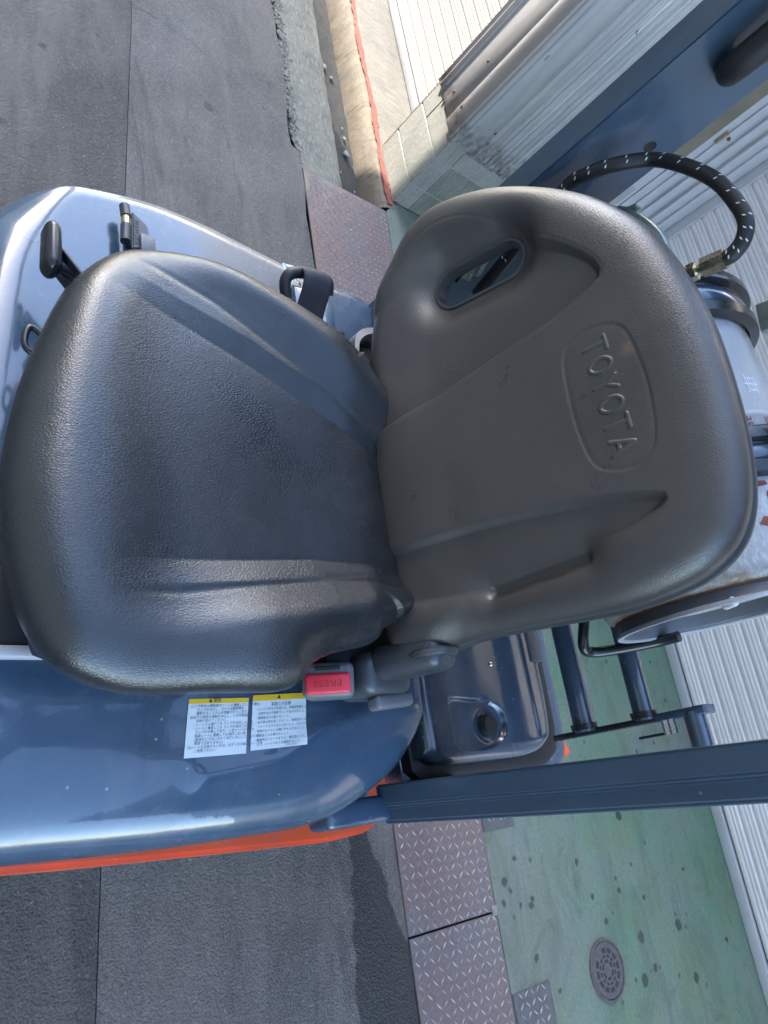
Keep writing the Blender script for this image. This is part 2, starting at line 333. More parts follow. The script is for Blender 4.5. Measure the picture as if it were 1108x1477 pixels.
def tube(name, pts, r, mat, parent=None, n=16, sub=10, cap=True, closed=False):
    P = catmull(pts, sub, closed) if sub > 1 else np.array(pts, float); K = len(P); V = []; F = []
    nrm = None
    for i in range(K):
        tng = P[(i+1) % K]-P[i-1] if closed else P[min(i+1, K-1)]-P[max(i-1, 0)]
        tng = tng/np.linalg.norm(tng)
        if nrm is None: nrm = np.cross(tng, (0, 0, 1)) if abs(tng[2]) < .9 else np.cross(tng, (1, 0, 0))
        nrm = nrm-nrm.dot(tng)*tng; nrm /= np.linalg.norm(nrm); bn = np.cross(tng, nrm)
        rr = r(i/(K-1)) if callable(r) else r
        for k in range(n):
            a = 2*math.pi*k/n; V.append(P[i]+rr*(math.cos(a)*nrm+math.sin(a)*bn))
    for i in range(K if closed else K-1):
        j = (i+1) % K
        for k in range(n): F.append((i*n+k, i*n+(k+1) % n, j*n+(k+1) % n, j*n+k))
    if cap and not closed: F.append(tuple(range(n))[::-1]); F.append(tuple(range((K-1)*n, K*n)))
    o = mesh(name, V, F, mat, parent); return o, P
def sd_poly(Q, P):
    P = np.array(P, float); Q = np.asarray(Q, float); best = np.full(len(Q), 1e9); ins = np.zeros(len(Q), bool)
    for i in range(len(P)):
        a = P[i]; b = P[(i+1) % len(P)]; ab = b-a; u = np.clip(((Q-a)@ab)/(ab@ab+1e-12), 0, 1)
        d = np.linalg.norm(Q-a-u[:, None]*ab, axis=1); best = np.minimum(best, d)
        c = ((a[1] > Q[:, 1]) != (b[1] > Q[:, 1])) & (Q[:, 0] < (b[0]-a[0])*(Q[:, 1]-a[1])/(b[1]-a[1]+1e-15)+a[0]); ins ^= c
    return np.where(ins, best, -best)        # positive inside
def sd_line(Q, P):
    P = np.array(P, float); best = np.full(len(Q), 1e9)
    for i in range(len(P)-1):
        a = P[i]; b = P[i+1]; ab = b-a; u = np.clip(((Q-a)@ab)/(ab@ab+1e-12), 0, 1); best = np.minimum(best, np.linalg.norm(Q-a-u[:, None]*ab, axis=1))
    return best
def sst(x, a, b): u = np.clip((x-a)/(b-a), 0, 1); return u*u*(3-2*u)
def star(outline, c, na, nr, R, RH, hfun, sides, power=.75):
    """rounded pad over a star-shaped outline; R, RH = plan width and height of the rolled edge (arrays over the outline)."""
    P = resample(catmull(outline, 12), na); c = np.array(c, float)
    S = 1-(1-np.linspace(0, 1, nr+1)[1:])**(1/power) if power != 1 else np.linspace(0, 1, nr+1)[1:]
    S = np.linspace(0, 1, nr+1)[1:]**power
    XY = c+S[:, None, None]*(P-c)[None]; Q = XY.reshape(-1, 2)
    sub = P[::max(1, na//200)]; d = np.full(len(Q), 1e9)
    for i in range(len(sub)):
        a = sub[i]; b = sub[(i+1) % len(sub)]; ab = b-a; u = np.clip(((Q-a)@ab)/(ab@ab+1e-12), 0, 1); d = np.minimum(d, np.linalg.norm(Q-a-u[:, None]*ab, axis=1))
    d = d.reshape(nr, na); d[-1] = 0; d = d.reshape(-1)
    Rr = np.tile(R(P), nr) if callable(R) else np.full(len(Q), R); Hh = np.tile(RH(P), nr) if callable(RH) else np.full(len(Q), RH)
    u = np.clip(1-d/Rr, 0, 1); h = -Hh*(1-np.sqrt(np.clip(1-u**2.2, 0, 1))); h += hfun(Q, d)
    V = [np.array([[c[0], c[1], float(hfun(np.array([c]), np.array([.2]))[0])]]), np.c_[Q, h]]
    nrm = np.roll(P, -1, 0)-np.roll(P, 1, 0); nrm /= np.linalg.norm(nrm, axis=1)[:, None]
    nrm = np.c_[nrm[:, 1], -nrm[:, 0]]
    area = .5*np.sum(P[:, 0]*np.roll(P[:, 1], -1)-np.roll(P[:, 0], -1)*P[:, 1])
    if area < 0: nrm = -nrm
    he = h.reshape(nr, na)[-1]
    for inset, dz in sides: V.append(np.c_[P-nrm*inset, he+dz])
    V = np.vstack(V); F = []
    rows = nr+len(sides)
    k = np.arange(na); k2 = (k+1) % na
    Fq = []
    for r in range(rows-1):
        a = 1+r*na; Fq.append(np.c_[a+k, a+na+k, a+na+k2, a+k2])
    Fq = np.vstack(Fq); Ft = np.c_[np.zeros(na, int), 1+k, 1+k2]
    cap = [tuple((1+(rows-1)*na+k)[::-1])]
    F = [tuple(f) for f in Ft.tolist()]+[tuple(f) for f in Fq.tolist()]+cap
    if area < 0: F = [f[::-1] for f in F]
    return V, F
def text_mesh(s, size, cx='CENTER', ext=.0005, sx=1):
    cu = bpy.data.curves.new('t', 'FONT'); cu.body = s; cu.size = size; cu.align_x = cx; cu.align_y = 'CENTER'; cu.extrude = ext; cu.resolution_u = 2
    o = bpy.data.objects.new('t', cu); COL.objects.link(o); bpy.context.view_layer.update()
    me = bpy.data.meshes.new_from_object(o.evaluated_get(bpy.context.evaluated_depsgraph_get()))
    bpy.data.objects.remove(o); bpy.data.curves.remove(cu)
    V = [np.array(v.co) for v in me.vertices]; F = [tuple(pp.vertices) for pp in me.polygons]; bpy.data.meshes.remove(me)
    return [np.array((v[0]*sx, v[1], v[2])) for v in V], F
def place_text(name, s, size, org, ax, ay, mat, parent, ext=.0004, cx='CENTER', sx=1, fn=None):
    V, F = text_mesh(s, size, cx, ext, sx); ax = np.array(ax, float); ay = np.array(ay, float); ax /= np.linalg.norm(ax); ay /= np.linalg.norm(ay); az = np.cross(ax, ay)
    V = [fn(v) if fn else np.array(org)+ax*v[0]+ay*v[1]+az*v[2] for v in V]
    return mesh(name, V, F, mat, parent, sm=0)
def prism(name, poly, z0, z1, mat, parent=None, bev=0):
    n = len(poly); V = [(x, y, z0) for x, y in poly]+[(x, y, z1) for x, y in poly]
    F = [tuple(range(n))[::-1], tuple(range(n, 2*n))]+[(i, (i+1) % n, n+(i+1) % n, n+i) for i in range(n)]
    bm = bmesh.new(); vs = [bm.verts.new(v) for v in V]
    for f in F: bm.faces.new([vs[i] for i in f])
    bmesh.ops.recalc_face_normals(bm, faces=bm.faces)
    if bev: bmesh.ops.bevel(bm, geom=[e for e in bm.edges], offset=bev, segments=2, affect='EDGES')
    return bmobj(name, bm, mat, parent)
def rotM(ax, deg): return Matrix.Rotation(math.radians(deg), 3, ax)

# ---------------------------------------------------------------- ground, road, gutter
tag(box('ground', -300, 300, -300, 300, -.6, -.3, 'apron', bev=0), kind='structure')
tag(box('road_base', -40, 40, -6.98, 1.56, -.29, -.012, 'joint', bev=0), kind='structure')
def jl(x): return .684-.0395*(x-.3)                    # the long joint across the lane
def road_piece(pts, mat): return tag(prism('road', pts, -.011, 0, mat, bev=.0004), kind='structure')
def edge(x): return 1.560+.006*math.sin(x*9)+.005*math.sin(x*23+1)+.004*math.sin(x*61)+random.uniform(-.0015, .0015)
road_piece([(-40, -6.98), (40, -6.98), (40, jl(8)-.0015), (8, jl(8)-.0015), (-8, jl(-8)-.0015), (-40, jl(-8)-.0015)], 'asphA')
pc = [(-3.02, .80), (-3.018, .957), (-2.976, 1.138), (-2.905, 1.296), (-2.80, 1.47), (-2.70, 1.545)]
g = .0008
xs = np.linspace(-2.69, 6, 120)
road_piece([(-3.015, jl(-3)+.0015), (6, jl(6)+.0015)]+[(x, edge(x) if x < .0 else 1.572+.002*random.random()) for x in xs[::-1]]+[(x+g, y) for x, y in pc[::-1]], 'asphB')
xs = np.linspace(-2.71, -9, 80)
road_piece([(x-g, y) for x, y in pc]+[(x, edge(x)-.02*abs(math.sin(x*3))-.025) for x in xs]+[(-9, jl(-8)+.0015), (-3.03, jl(-3)+.0015)], 'asphC')
# broken asphalt edge: crumbled stones between the lane and the concrete strip
bm = bmesh.new()
for i in range(1500):
    x = random.uniform(-6, -2.60); y = 1.548+random.gauss(0, .016); s = random.uniform(.003, .012)
    r = bmesh.ops.create_icosphere(bm, subdivisions=1, radius=s)
    for v_ in r['verts']: v_.co *= random.uniform(.7, 1.2)
    bmesh.ops.scale(bm, vec=(1, 1, .5), verts=r['verts']); bmesh.ops.translate(bm, vec=(x, y, -.004), verts=r['verts'])
tag(bmobj('rubble', bm, 'kerbc', sm=0), 'crumbled grey stones along the broken asphalt edge', 'rubble', kind='stuff')
def strip(name, prof, x0, x1, mat, nx=90, jit=.0, parent=None):
    V = []; F = []; X = np.linspace(x0, x1, nx); m_ = len(prof)
    for x in X:
        for (y, z) in prof: V.append((x, y+random.gauss(0, jit), z+random.gauss(0, jit*.5)))
    for i in range(nx-1):
        for k in range(m_-1): F.append((i*m_+k, (i+1)*m_+k, (i+1)*m_+k+1, i*m_+k+1))
    return mesh(name, V, F, mat, parent, sm=50)
tag(strip('kerb', [(1.50, -.03), (1.535, -.012), (1.565, -.004), (1.62, .002), (1.70, -.004), (1.77, -.010), (1.80, -.018), (1.815, -.04), (1.82, -.16)], -9, -2.6, 'kerbc', 160, .0022), kind='structure')
tag(strip('gutter', [(1.81, -.16), (1.84, -.125), (1.90, -.12), (1.97, -.125), (2.03, -.14), (2.04, -.2)], -9, -2.55, 'gutf', 120, .003), kind='structure')
tag(strip('gutter_wall', [(2.015, -.2), (2.02, -.12), (2.03, -.06), (2.045, -.015), (2.058, -.004), (2.08, .0), (2.10, .001)], -9, -2.64, 'cream', 160, .0016), kind='structure')
tag(strip('apron', [(2.098, .001), (2.16, .004), (2.25, .006), (2.41, .008)], -9, -2.71, 'apron', 60, .0006), kind='structure')
tag(strip('gutter_end', [(1.80, -.2), (1.80, -.012), (2.06, -.012), (2.06, -.2)], -2.605, -2.60, 'gutf', 2), kind='structure')
V = []; F = []
X = np.linspace(-7, -2.66, 160)
for i, x in enumerate(X):
    c0 = 2.078+.006*math.sin(x*7)+random.gauss(0, .0022); wd = .014+.004*math.sin(x*13)+random.gauss(0, .002)
    V += [(x, c0-wd, .0045), (x, c0+wd, .0058)]
    if i: F.append((2*i-2, 2*i, 2*i+1, 2*i-1))
V = [(v[0], v[1], v[2]+(.0015 if v[1] < 2.09 else .002)) for v in V]
tag(mesh('painted_line', V, F, 'reda'), kind='structure')
# splashes of the same red paint
for k, (x, y, s) in enumerate([(-2.80, 2.11, .012), (-2.76, 2.105, .010), (-2.70, 2.12, .010), (-3.05, 2.112, .011), (-2.93, 2.108, .009), (-2.69, 2.09, .008)]):
    pts = [(x+s*(1+.5*random.random())*math.cos(a)*1.5, y+s*(.7+.5*random.random())*math.sin(a)) for a in np.linspace(0, 6.28, 11)[:-1]]
    tag(prism('paint_splash', pts, -.004 if y < 2.05 else .003, .0085, 'reda'), 'structure' and None, kind='structure')
PB = [(-3.02, 1.955, .018), (-3.13, 1.965, .011), (-3.20, 1.96, .008), (-2.78, 1.97, .009), (-2.87, 1.90, .008), (-2.70, 1.98, .014), (-2.66, 1.95, .012), (-2.95, 1.99, .007), (-2.72, 1.87, .010), (-3.6, 1.90, .016), (-3.55, 1.94, .012)]
PLB = ['largest white pebble in the gutter, at the foot of the cream wall', 'small pale pebble just left of the largest gutter pebble', 'pale pebble second to the left of the largest gutter pebble', 'white pebble on the wall side of the gutter, between the largest one and the plate',
 'lone pale pebble on the kerb side of the dark gutter', 'flat white stone where the gutter ends at the checker plate', 'pale stone touching the end of the gutter beside the flat white stone', 'tiny pebble tight against the cream gutter wall', 'dark little pebble by the kerb near the checker plate', 'pale pebble at the far end of the gutter, nearest the kerb', 'smaller pebble at the far end of the gutter, nearest the wall']
for k, (x, y, s) in enumerate(PB):
    bm = bmesh.new(); bmesh.ops.create_icosphere(bm, subdivisions=2, radius=s)
    for v_ in bm.verts: v_.co = Vector((v_.co.x*(1.25+.2*math.sin(k*3)), v_.co.y*(.8+.2*math.cos(k*5)), v_.co.z*.55))*random.uniform(.78, 1.12)
    bmesh.ops.translate(bm, vec=(x, y, -.118+s*.4), verts=bm.verts[:])
    tag(bmobj('pebble', bm, 'block', sm=25), PLB[k], 'pebble', 'pebbles in the gutter')
# floor inside the garage bay
def gy_(x): return 1.950-.033*x*(1 if x < 0 else .0)
tag(prism('garage_floor', [(-2.60, 2.045), (-2.655, 2.085), (-2.698, 2.098), (-2.698, 3.52), (4, 3.52), (4, 1.957), (0, 1.957)], -.25, -.001, 'green', bev=.004), kind='structure')
tag(box('plate_channel', -2.6, 4, 1.56, 1.98, -.29, -.03, 'joint', bev=0), kind='structure')
# checker plates
def lozenges(x0, x1, yf0, yf1, z, pitch=.0285, ln=.0275, wd=.0062, ht=.0032, rot=0):
    V = []; F = []
    i0 = int(x0/pitch)-2
    for i in range(i0, int(x1/pitch)+2):
        for j in range(int(1.2/pitch), int(2.5/pitch)):
            x = i*pitch; y = j*pitch
            if not (x0+.008 < x < x1-.008): continue
            if not (yf0(x)+.012 < y < yf1(x)-.010): continue
            a = math.radians(45 if (i+j) % 2 else -45)+random.gauss(0, .02)
            ca, sa = math.cos(a), math.sin(a); k = len(V); h = ht*random.uniform(.75, 1.1)
            for u, q, hh in ((-1, 0, 0), (0, 1, 0), (1, 0, 0), (0, -1, 0), (-.55, 0, 1), (.55, 0, 1)):
                X_ = u*ln/2; Y_ = q*wd/2; V.append((x+ca*X_-sa*Y_, y+sa*X_+ca*Y_, z+h*hh))
            F += [(k, k+3, k+5, k+4)[::1], (k+3, k+2, k+5), (k+2, k+1, k+5), (k+1, k, k+4), (k+1, k+4, k+5)]
    return V, F
def plate(x0, x1, yf0, yf1, label, mat='chk', corner=None, group='checker plates along the gutter', tilt=0):
    e = empty('checker_plate', ((x0+x1)/2, yf0(x0), 0), label, 'checker plate', group)
    poly = corner or [(x0, yf0(x0)), (x1, yf0(x1)), (x1, yf1(x1)), (x0, yf1(x0))]
    prism('plate', poly, -.004, .003, mat, e, bev=.0012)
    V, F = lozenges(x0, x1, yf0, yf1, .0029)
    o = mesh('tread_pattern', V, F, 'tread', e, sm=0); o['kind'] = 'stuff'
    return e
y1f = lambda x: 1.953-.033*min(x, 0)
plate(-2.60, -1.28, lambda x: 1.566, y1f, 'rusty mauve checker plate beside the gutter end and block pier')
plate(-1.274, -.462, lambda x: 1.568, y1f, 'rusty checker plate half hidden behind the forklift body')
plate(-.456, .352, lambda x: 1.575, y1f, 'rust tinted checker plate beside the orange chassis, above the small bright tab')
plate(.358, 1.30, lambda x: 1.577, y1f, 'redder checker plate nearest the manhole cover')
plate(.02, .118, lambda x: 1.962, lambda x: 2.122, 'small bright checker plate piece on green floor under the frame post', 'chk2', group='small checker plate offcuts')
plate(.588, .74, lambda x: 1.962, lambda x: 2.146, 'small dark checker plate piece on green floor close to the manhole cover', 'chk2', group='small checker plate offcuts')
tag(box('steel_tab', .335, .365, 1.930, 1.958, .0031, .007, 'chrome', bev=.0015), 'tiny bright steel tab at the joint of two checker plates', 'metal tab')
# cast iron inspection cover
mc = empty('manhole_cover', (.631, 2.461, 0), 'small round cast iron inspection cover with rings of raised blocks in green floor', 'manhole cover')
def ringm(bm, cx, cy, r0, r1, z0, z1, a0=0, a1=2*math.pi, n=48, clip=0):
    full = abs(a1-a0-2*math.pi) < 1e-6; k = n if full else n+1
    A = [a0+(a1-a0)*i/n for i in range(k)]
    rows = [[bm.verts.new((cx+r*math.cos(a), cy+r*math.sin(a), z)) for a in A] for r, z in ((r0, z0), (r0+.0008, z1), (r1-.0008, z1), (r1, z0))]
    for i in range(n):
        j = (i+1) % k
        for q in range(3): bm.faces.new((rows[q][i], rows[q+1][i], rows[q+1][j], rows[q][j]))
    if not full:
        bm.faces.new([r[0] for r in rows]); bm.faces.new([r[-1] for r in rows][::-1])
cx, cy = .631, 2.461
bm = bmesh.new(); bmesh.ops.create_cone(bm, cap_ends=True, segments=64, radius1=.086, radius2=.086, depth=.006, matrix=Matrix.Translation((cx, cy, .001))); bmobj('cover_plate', bm, 'iron', mc)
bm = bmesh.new(); ringm(bm, cx, cy, .0885, .099, -.002, .0055); bmobj('frame_ring', bm, 'iron', mc)
for (r0, r1, n, fr, off) in ((.052, .068, 12, .74, .1), (.037, .047, 12, .62, .3), (.021, .032, 6, .72, .0)):
    for k in range(n):
        a = 2*math.pi*(k+off)/n
        if r0 > .05 and abs(((a-3.6+math.pi) % (2*math.pi))-math.pi) < .3: continue
        bm = bmesh.new(); ringm(bm, cx, cy, r0, r1, .0035, .0046, a-math.pi*fr/n, a+math.pi*fr/n, 5); bmobj('pattern_block', bm, 'ironb', mc)
obox('name_plate', (cx-.056, cy-.030, .0048), (.030, .022, .0012), rotM('Z', -62), 'iron', mc, .0005)
bm = bmesh.new(); bmesh.ops.create_cone(bm, cap_ends=True, segments=32, radius1=.015, radius2=.013, depth=.002, matrix=Matrix.Translation((cx, cy, .0052))); bmobj('centre_boss', bm, 'iron', mc)

# ---------------------------------------------------------------- roller shutters
def slat_mesh(width, pitch):
    prof = [(0, 0), (.004, .006), (.007, .007), (.016, .0095), (.022, .010), (.026, .0078), (.031, .0078), (.035, .010), (.041, .010), (.045, .0078), (.050, .0078), (.054, .010), (.060, .0085), (.0635, .001), (.0665, 0)]
    prof = [(z*pitch/.0665, d) for z, d in prof]; V = []; F = []
    for x in (0, width):
        for z, d in prof: V.append((x, -d, z))
        V += [(x, .008, prof[-1][0]), (x, .008, 0)]
    n = len(prof)+2
    for k in range(n): F.append((k, (k+1) % n, n+(k+1) % n, n+k))
    F += [tuple(range(n))[::-1], tuple(range(n, 2*n))]
    me = bpy.data.meshes.new('slat'); me.from_pydata(V, [], F); return me
def shutter(x0, x1, y, top, pitch, mat, label, z0=0.0):
    e = empty('roller_shutter', (x0, y, z0), label, 'roller shutter')
    me = slat_mesh(x1-x0, pitch); me.materials.append(MT[mat]); smooth(me, 50)
    k = 0; z = .052
    while z+z0 < top:
        o = bpy.data.objects.new('slat', me); link(o, e); o.location = (0, random.uniform(-.0006, .0006), z)
        z += pitch; k += 1
    bm = bmesh.new(); add_box(bm, ((x0+x1)/2, y-.006, z0+.024), (x1-x0, .030, .046), bev=.003); bmobj('bottom_rail', bm, 'frame', e)
    bm = bmesh.new(); add_box(bm, ((x0+x1)/2, y+.012, (top+z0+.05)/2), (x1-x0, .004, top-z0-.05)); bmobj('joint_backing', bm, 'groove', e)
    return e
shutter(-2.60, 3.6, 3.50, 2.7, .0665, 'shut', 'tall white ribbed roller shutter closing the back of the green floored bay')
shutter(-8.0, -3.06, 2.40, 2.5, .0665, 'shutL', 'sunlit ivory roller shutter facing the street left of the block pier', .012)

# ---------------------------------------------------------------- block pier with zinc cladding
pier = empty('garage_pier', (-2.87, 2.1, 0), 'concrete block pier with wavy zinc sheet cladding, rusty nail heads and a torn foot', 'pier')
box('pier_core', -3.046, -2.699, 2.104, 3.05, 0, 3.6, 'mortar', pier, 0)
jm = .004
def blk(x0, x1, y0, y1, z0, z1, mat='block'): return box('concrete_block', x0, x1, y0, y1, z0, z1, mat, pier, .003, 1)
rows = [(.0, .125, (.62, .30)), (.131, .300, (.45, .5)), (.306, .442, (.30, .62))]
for ri, (z0, z1, (fx, fy)) in enumerate(rows):
    xm = -3.05+.355*fx if ri != 0 else None
    mt = 'block'
    if ri == 2: blk(-3.05, xm-jm/2, 2.100, 2.2, z0, z1); blk(xm+jm/2, -2.695, 2.100, 2.2, z0, z1)
    else: blk(-3.05, -2.695, 2.100, 2.2, z0, z1)
    ys = [2.2+jm, 2.2+.40*fy+.35, 3.02]
    for a_, b_ in zip(ys[:-1], ys[1:]): blk(-2.74, -2.695, a_, b_-jm, z0, z1, 'blockb' if random.random() < .6 else 'block')
# corrugated sheets as real folded surfaces
def folded(name, pts, z0, z1, mat, parent, ragged=.0, nz=2, sm=35, th=.0015):
    V = []; F = []; n = len(pts)
    for j in range(nz):
        for i, (x, y) in enumerate(pts):
            z = z0+(z1-z0)*j/(nz-1)
            if j == 0: z += ragged*(math.sin(i*1.9)+random.uniform(-1, 1))*.5
            V.append((x, y, z))
    for j in range(nz-1):
        for i in range(n-1): F.append((j*n+i, j*n+i+1, (j+1)*n+i+1, (j+1)*n+i))
    o = mesh(name, V, F, mat, parent, sm=sm); md = o.modifiers.new('s', 'SOLIDIFY'); md.thickness = th; return o
def corr(a0, a1, n, amp, base, axis):
    out = []
    for i in range(n*8+1):
        u = a0+(a1-a0)*i/(n*8); w_ = amp*(.5-.5*math.cos(i/8*2*math.pi))
        out.append((u, base-w_) if axis == 'x' else (base+w_, u))
    return out
# front: three shallow waves then a flat face, wrapped round a rounded corner, then the side face
rc = .035
front = corr(-3.055, -2.955, 3, .011, 2.085, 'x')+[(-2.94, 2.083), (-2.80, 2.082)]
cor = [(-2.672-rc+rc*math.sin(a), 2.080+rc-rc*math.cos(a)) for a in np.linspace(0, math.pi/2, 9)]
folded('metal_cladding', front+[(-2.74, 2.0825)], .44, 3.6, 'cladw', pier, .012, 2)
folded('corner_flashing', [(-2.80, 2.0795), (-2.74, 2.0795)]+cor+[(-2.672, 2.20), (-2.674, 2.232)], .42, 3.6, 'cladw', pier, .006, 2)
side = [(-2.682, 2.215), (-2.682, 2.26)]+corr(2.27, 2.47, 5, .010, -2.688, 'y')+[(-2.680, 2.475), (-2.668, 2.485), (-2.668, 2.505), (-2.688, 2.51)]
folded('side_cladding', side, .405, 3.6, 'cladw', pier, .014, 2)
box('door_post', -2.70, -2.655, 2.515, 2.56, 0, 3.6, 'frame', pier, .004)
box('render_panel', -2.70, -2.672, 2.565, 3.04, .445, 3.6, 'frame', pier, .002)
box('brown_jamb', -2.690, -2.652, 2.99, 3.105, .915, 3.6, 'jamb', pier, .003)
box('white_panel', -2.690, -2.662, 2.80, 3.10, .0, .905, 'frame', pier, .003)
box('skirt_panel', -2.690, -2.6585, 2.82, 3.08, .30, .74, 'clad', pier, .003)
for (x, y, z) in [(-2.90, 2.083, .50), (-2.78, 2.079, .52), (-2.87, 2.083, .70), (-2.675, 2.225, .56), (-2.68, 2.24, .50)]:
    bm = bmesh.new(); bmesh.ops.create_icosphere(bm, subdivisions=2, radius=.007); bmesh.ops.translate(bm, vec=(x, y, z), verts=bm.verts[:]); bmobj('nail_head', bm, 'rust', pier)
# guide rail of the back shutter, set of stepped strips
gr = empty('shutter_guide_rail', (-2.66, 3.3, 0), 'pale aluminium guide channel beside the left edge of the back shutter', 'guide rail')
for (y0, y1, x, m_) in [(3.112, 3.165, -2.664, 'frame'), (3.17, 3.215, -2.658, 'frame'), (3.22, 3.245, -2.668, 'clad'), (3.25, 3.30, -2.656, 'frame'), (3.305, 3.33, -2.666, 'clad'), (3.335, 3.395, -2.650, 'frame'), (3.40, 3.47, -2.640, 'frame')]:
    box('channel_strip', -2.70, x, y0, y1, 0, 3.2, m_, gr, .003)
box('channel_lip', -2.70, -2.585, 3.474, 3.488, 0, 3.2, 'frame', gr, .002)
bm = bmesh.new(); bmesh.ops.create_icosphere(bm, subdivisions=2, radius=.009); bmesh.ops.translate(bm, vec=(-2.652, 3.19, 1.17), verts=bm.verts[:]); bmobj('screw_head', bm, 'rust', gr)
box('hasp', -2.660, -2.645, 3.145, 3.158, 1.12, 1.19, 'brass', gr, .002)
# ivory edge trim between the left shutter and the pier
tag(box('shutter_edge_trim', -3.060, -3.045, 2.10, 2.39, .02, 2.5, 'cream', bev=.003), 'thin cream jamb between the sunlit shutter and the block pier', 'trim')
# garage buildings behind the shutters and the building across the lane (out of frame, throws the lane into shade)
cn = empty('added_canopy', (.6, 2.4, 4.2), 'flat unseen canopy over the green floored bay, added to darken seat reflections', 'canopy')  # unseen canopy added so the cushion reflects something dark
box('canopy_deck', -2.6, 6, 2.35, 3.6, 4.15, 4.35, 'dgrey', cn, .01); box('fascia', -2.6, 6, 2.30, 2.345, 4.0, 4.4, 'dgrey', cn, .01); box('canopy_wall', -2.6, 6, 3.56, 3.7, 2.7, 4.14, 'clad', cn, .01)
bd = empty('garage_building', (-5, 4, 0), 'plain zinc clad upper wall above the left roller shutter', 'building')
box('upper_wall', -12, -3.06, 2.40, 2.6, 2.5, 3.9, 'clad', bd, .01); box('rear_wall', -12, 6, 3.55, 6, -.2, 3.1, 'wallb', bd, .01)
box('left_block', -12, -2.75, 2.62, 3.5, -.2, 3.6, 'wallb', bd, .01)
ob = empty('street_building', (0, -7, 0), 'tall beige rendered building across the lane behind the camera', 'building')
box('wall', -23.95, 14, -13, -7, -.2, 16.1, 'wallc', ob, .02)
tag(box('lane_wall', -50, -23.96, -13, -7, -.2, 12.5, 'wallc', bev=.02), 'low beige building further down the lane behind the camera', 'building')
for i in range(11):
    for j in range(5):
        x = -21.0+i*3; z = 1.0+j*2.7
        box('window', x, x+1.5, -7.002, -6.95, z, z+1.2, 'frame', ob, .01); box('pane', x+.06, x+1.44, -6.955, -6.944, z+.06, z+1.14, 'blkg', ob, 0)

up = empty('added_pole', (-6, .455, 0), 'tall concrete utility pole left of the picture, added to block a stripe of sun', 'utility pole')  # unseen pole added to block a stripe of sun on the bay floor
bm = bmesh.new(); bmesh.ops.create_cone(bm, cap_ends=True, segments=40, radius1=.21, radius2=.20, depth=9.3, matrix=Matrix.Translation((-6, .492, 4.35))); bmobj('pole_shaft', bm, 'kerbc', up)
for z_ in (7.6, 8.3): box('cross_arm', -6.7, -5.3, .20, .26, z_, z_+.08, 'dgrey', up, .005)
# ================================================================ forklift
FK = empty('forklift', (-.48, .5, 0), 'blue grey and orange forklift with a black vinyl seat, hood and frame posts', 'forklift')
# orange chassis and counterweight
prism('chassis', [(-1.0, .27), (.004, .27), (.008, .3), (.022, .495), (.045, .90), (.040, 1.0), (.0, 1.08), (-.03, 1.40), (-.042, 1.56), (-.060, 1.72), (-.105, 1.70), (-.098, 1.44), (-.93, 1.43), (-1.10, 1.0)], .30, .60, 'orange', FK, bev=.008)
prism('counterweight', [(-1.03, .97), (-.062, .97), (-.062, 1.36), (-.12, 1.46), (-.93, 1.46), (-1.02, 1.36)], .602, .735, 'hood', FK, bev=.02)
for sx_ in (-.93, -.12):
    for yy in (.15, 1.25):
        bm = bmesh.new(); bmesh.ops.create_cone(bm, cap_ends=True, segments=40, radius1=.26, radius2=.26, depth=.16, matrix=Matrix.Translation((sx_, yy, .262)) @ Matrix.Rotation(math.pi/2, 4, 'Y')); bmesh.ops.bevel(bm, geom=bm.edges[:], offset=.015, segments=1, affect='EDGES')
        bmobj('wheel', bm, 'blk', FK)
# hood
HO = [(-.80, .165), (-.87, .178), (-.925, .198), (-.975, .235), (-1.018, .292), (-1.042, .360), (-1.062, .450), (-1.064, .54), (-1.058, .61), (-1.051, .67), (-1.045, .726), (-1.041, .79), (-1.041, .864), (-1.038, .925), (-1.022, .965), (-.987, .976), (-.90, .968), (-.737, .944), (-.45, .933), (-.199, .923), (-.116, .913), (-.060, .878), (-.022, .812), (.006, .722), (.010, .60), (.008, .45), (.001, .30), (-.006, .200), (-.05, .145), (-.20, .130), (-.40, .14), (-.60, .15)]
def Rh(P):
    r = np.full(len(P), .035); r = np.where(P[:, 0] > -.03, .135, r)
    s = sst(P[:, 0], -.16, -.02); r = .035+.10*s
    f = 1-sst(P[:, 1], .20, .32); r = r+.055*f*(1-s)
    return r
def RHh(P):
    s = sst(P[:, 0], -.16, -.02); f = 1-sst(P[:, 1], .20, .32); return .018+.062*s+.045*f*(1-s)
def hh(Q, d):
    x, y = Q[:, 0], Q[:, 1]
    h = .012*(1-((x+.52)/.55)**2)
    h += -.010*sst(x, -.22, -.10)*sst(y, .75, .5)                # soft shoulder along the right side
    pk = np.exp(-((sd_line(Q, [(-.145, .95), (-.150, .80), (-.125, .70), (-.085, .62), (-.07, .50)]))/.016)**2)*.004
    return h+pk
V, F = star(HO, (-.5, .58), 400, 110, Rh, RHh, hh, [(0, -.02), (.002, -.06), (.004, -.12), (.03, -.20)], .6)
V[:, 2] += .896
hood = mesh('hood', V, F, 'hood', FK, sm=60)
box('hood_skirt', -1.045, -.012, .19, .92, .58, .74, 'hood', FK, .03, 3)
# dark block as painted shade of the recess before the cushion, with pale rim
box('seat_recess_shade', -.37, -.236, .16, .30, .80, .912, 'dark', FK, .01); box('tray_rim', -.240, -.225, .16, .33, .895, .918, 'frame', FK, .004)
# post foot bracket
box('post_foot', -.022, .022, .76, .93, .735, .80, 'hood', FK, .012, 3)
box('post_foot', -1.03, -.965, .78, 1.06, .70, .89, 'hood', FK, .012, 3)
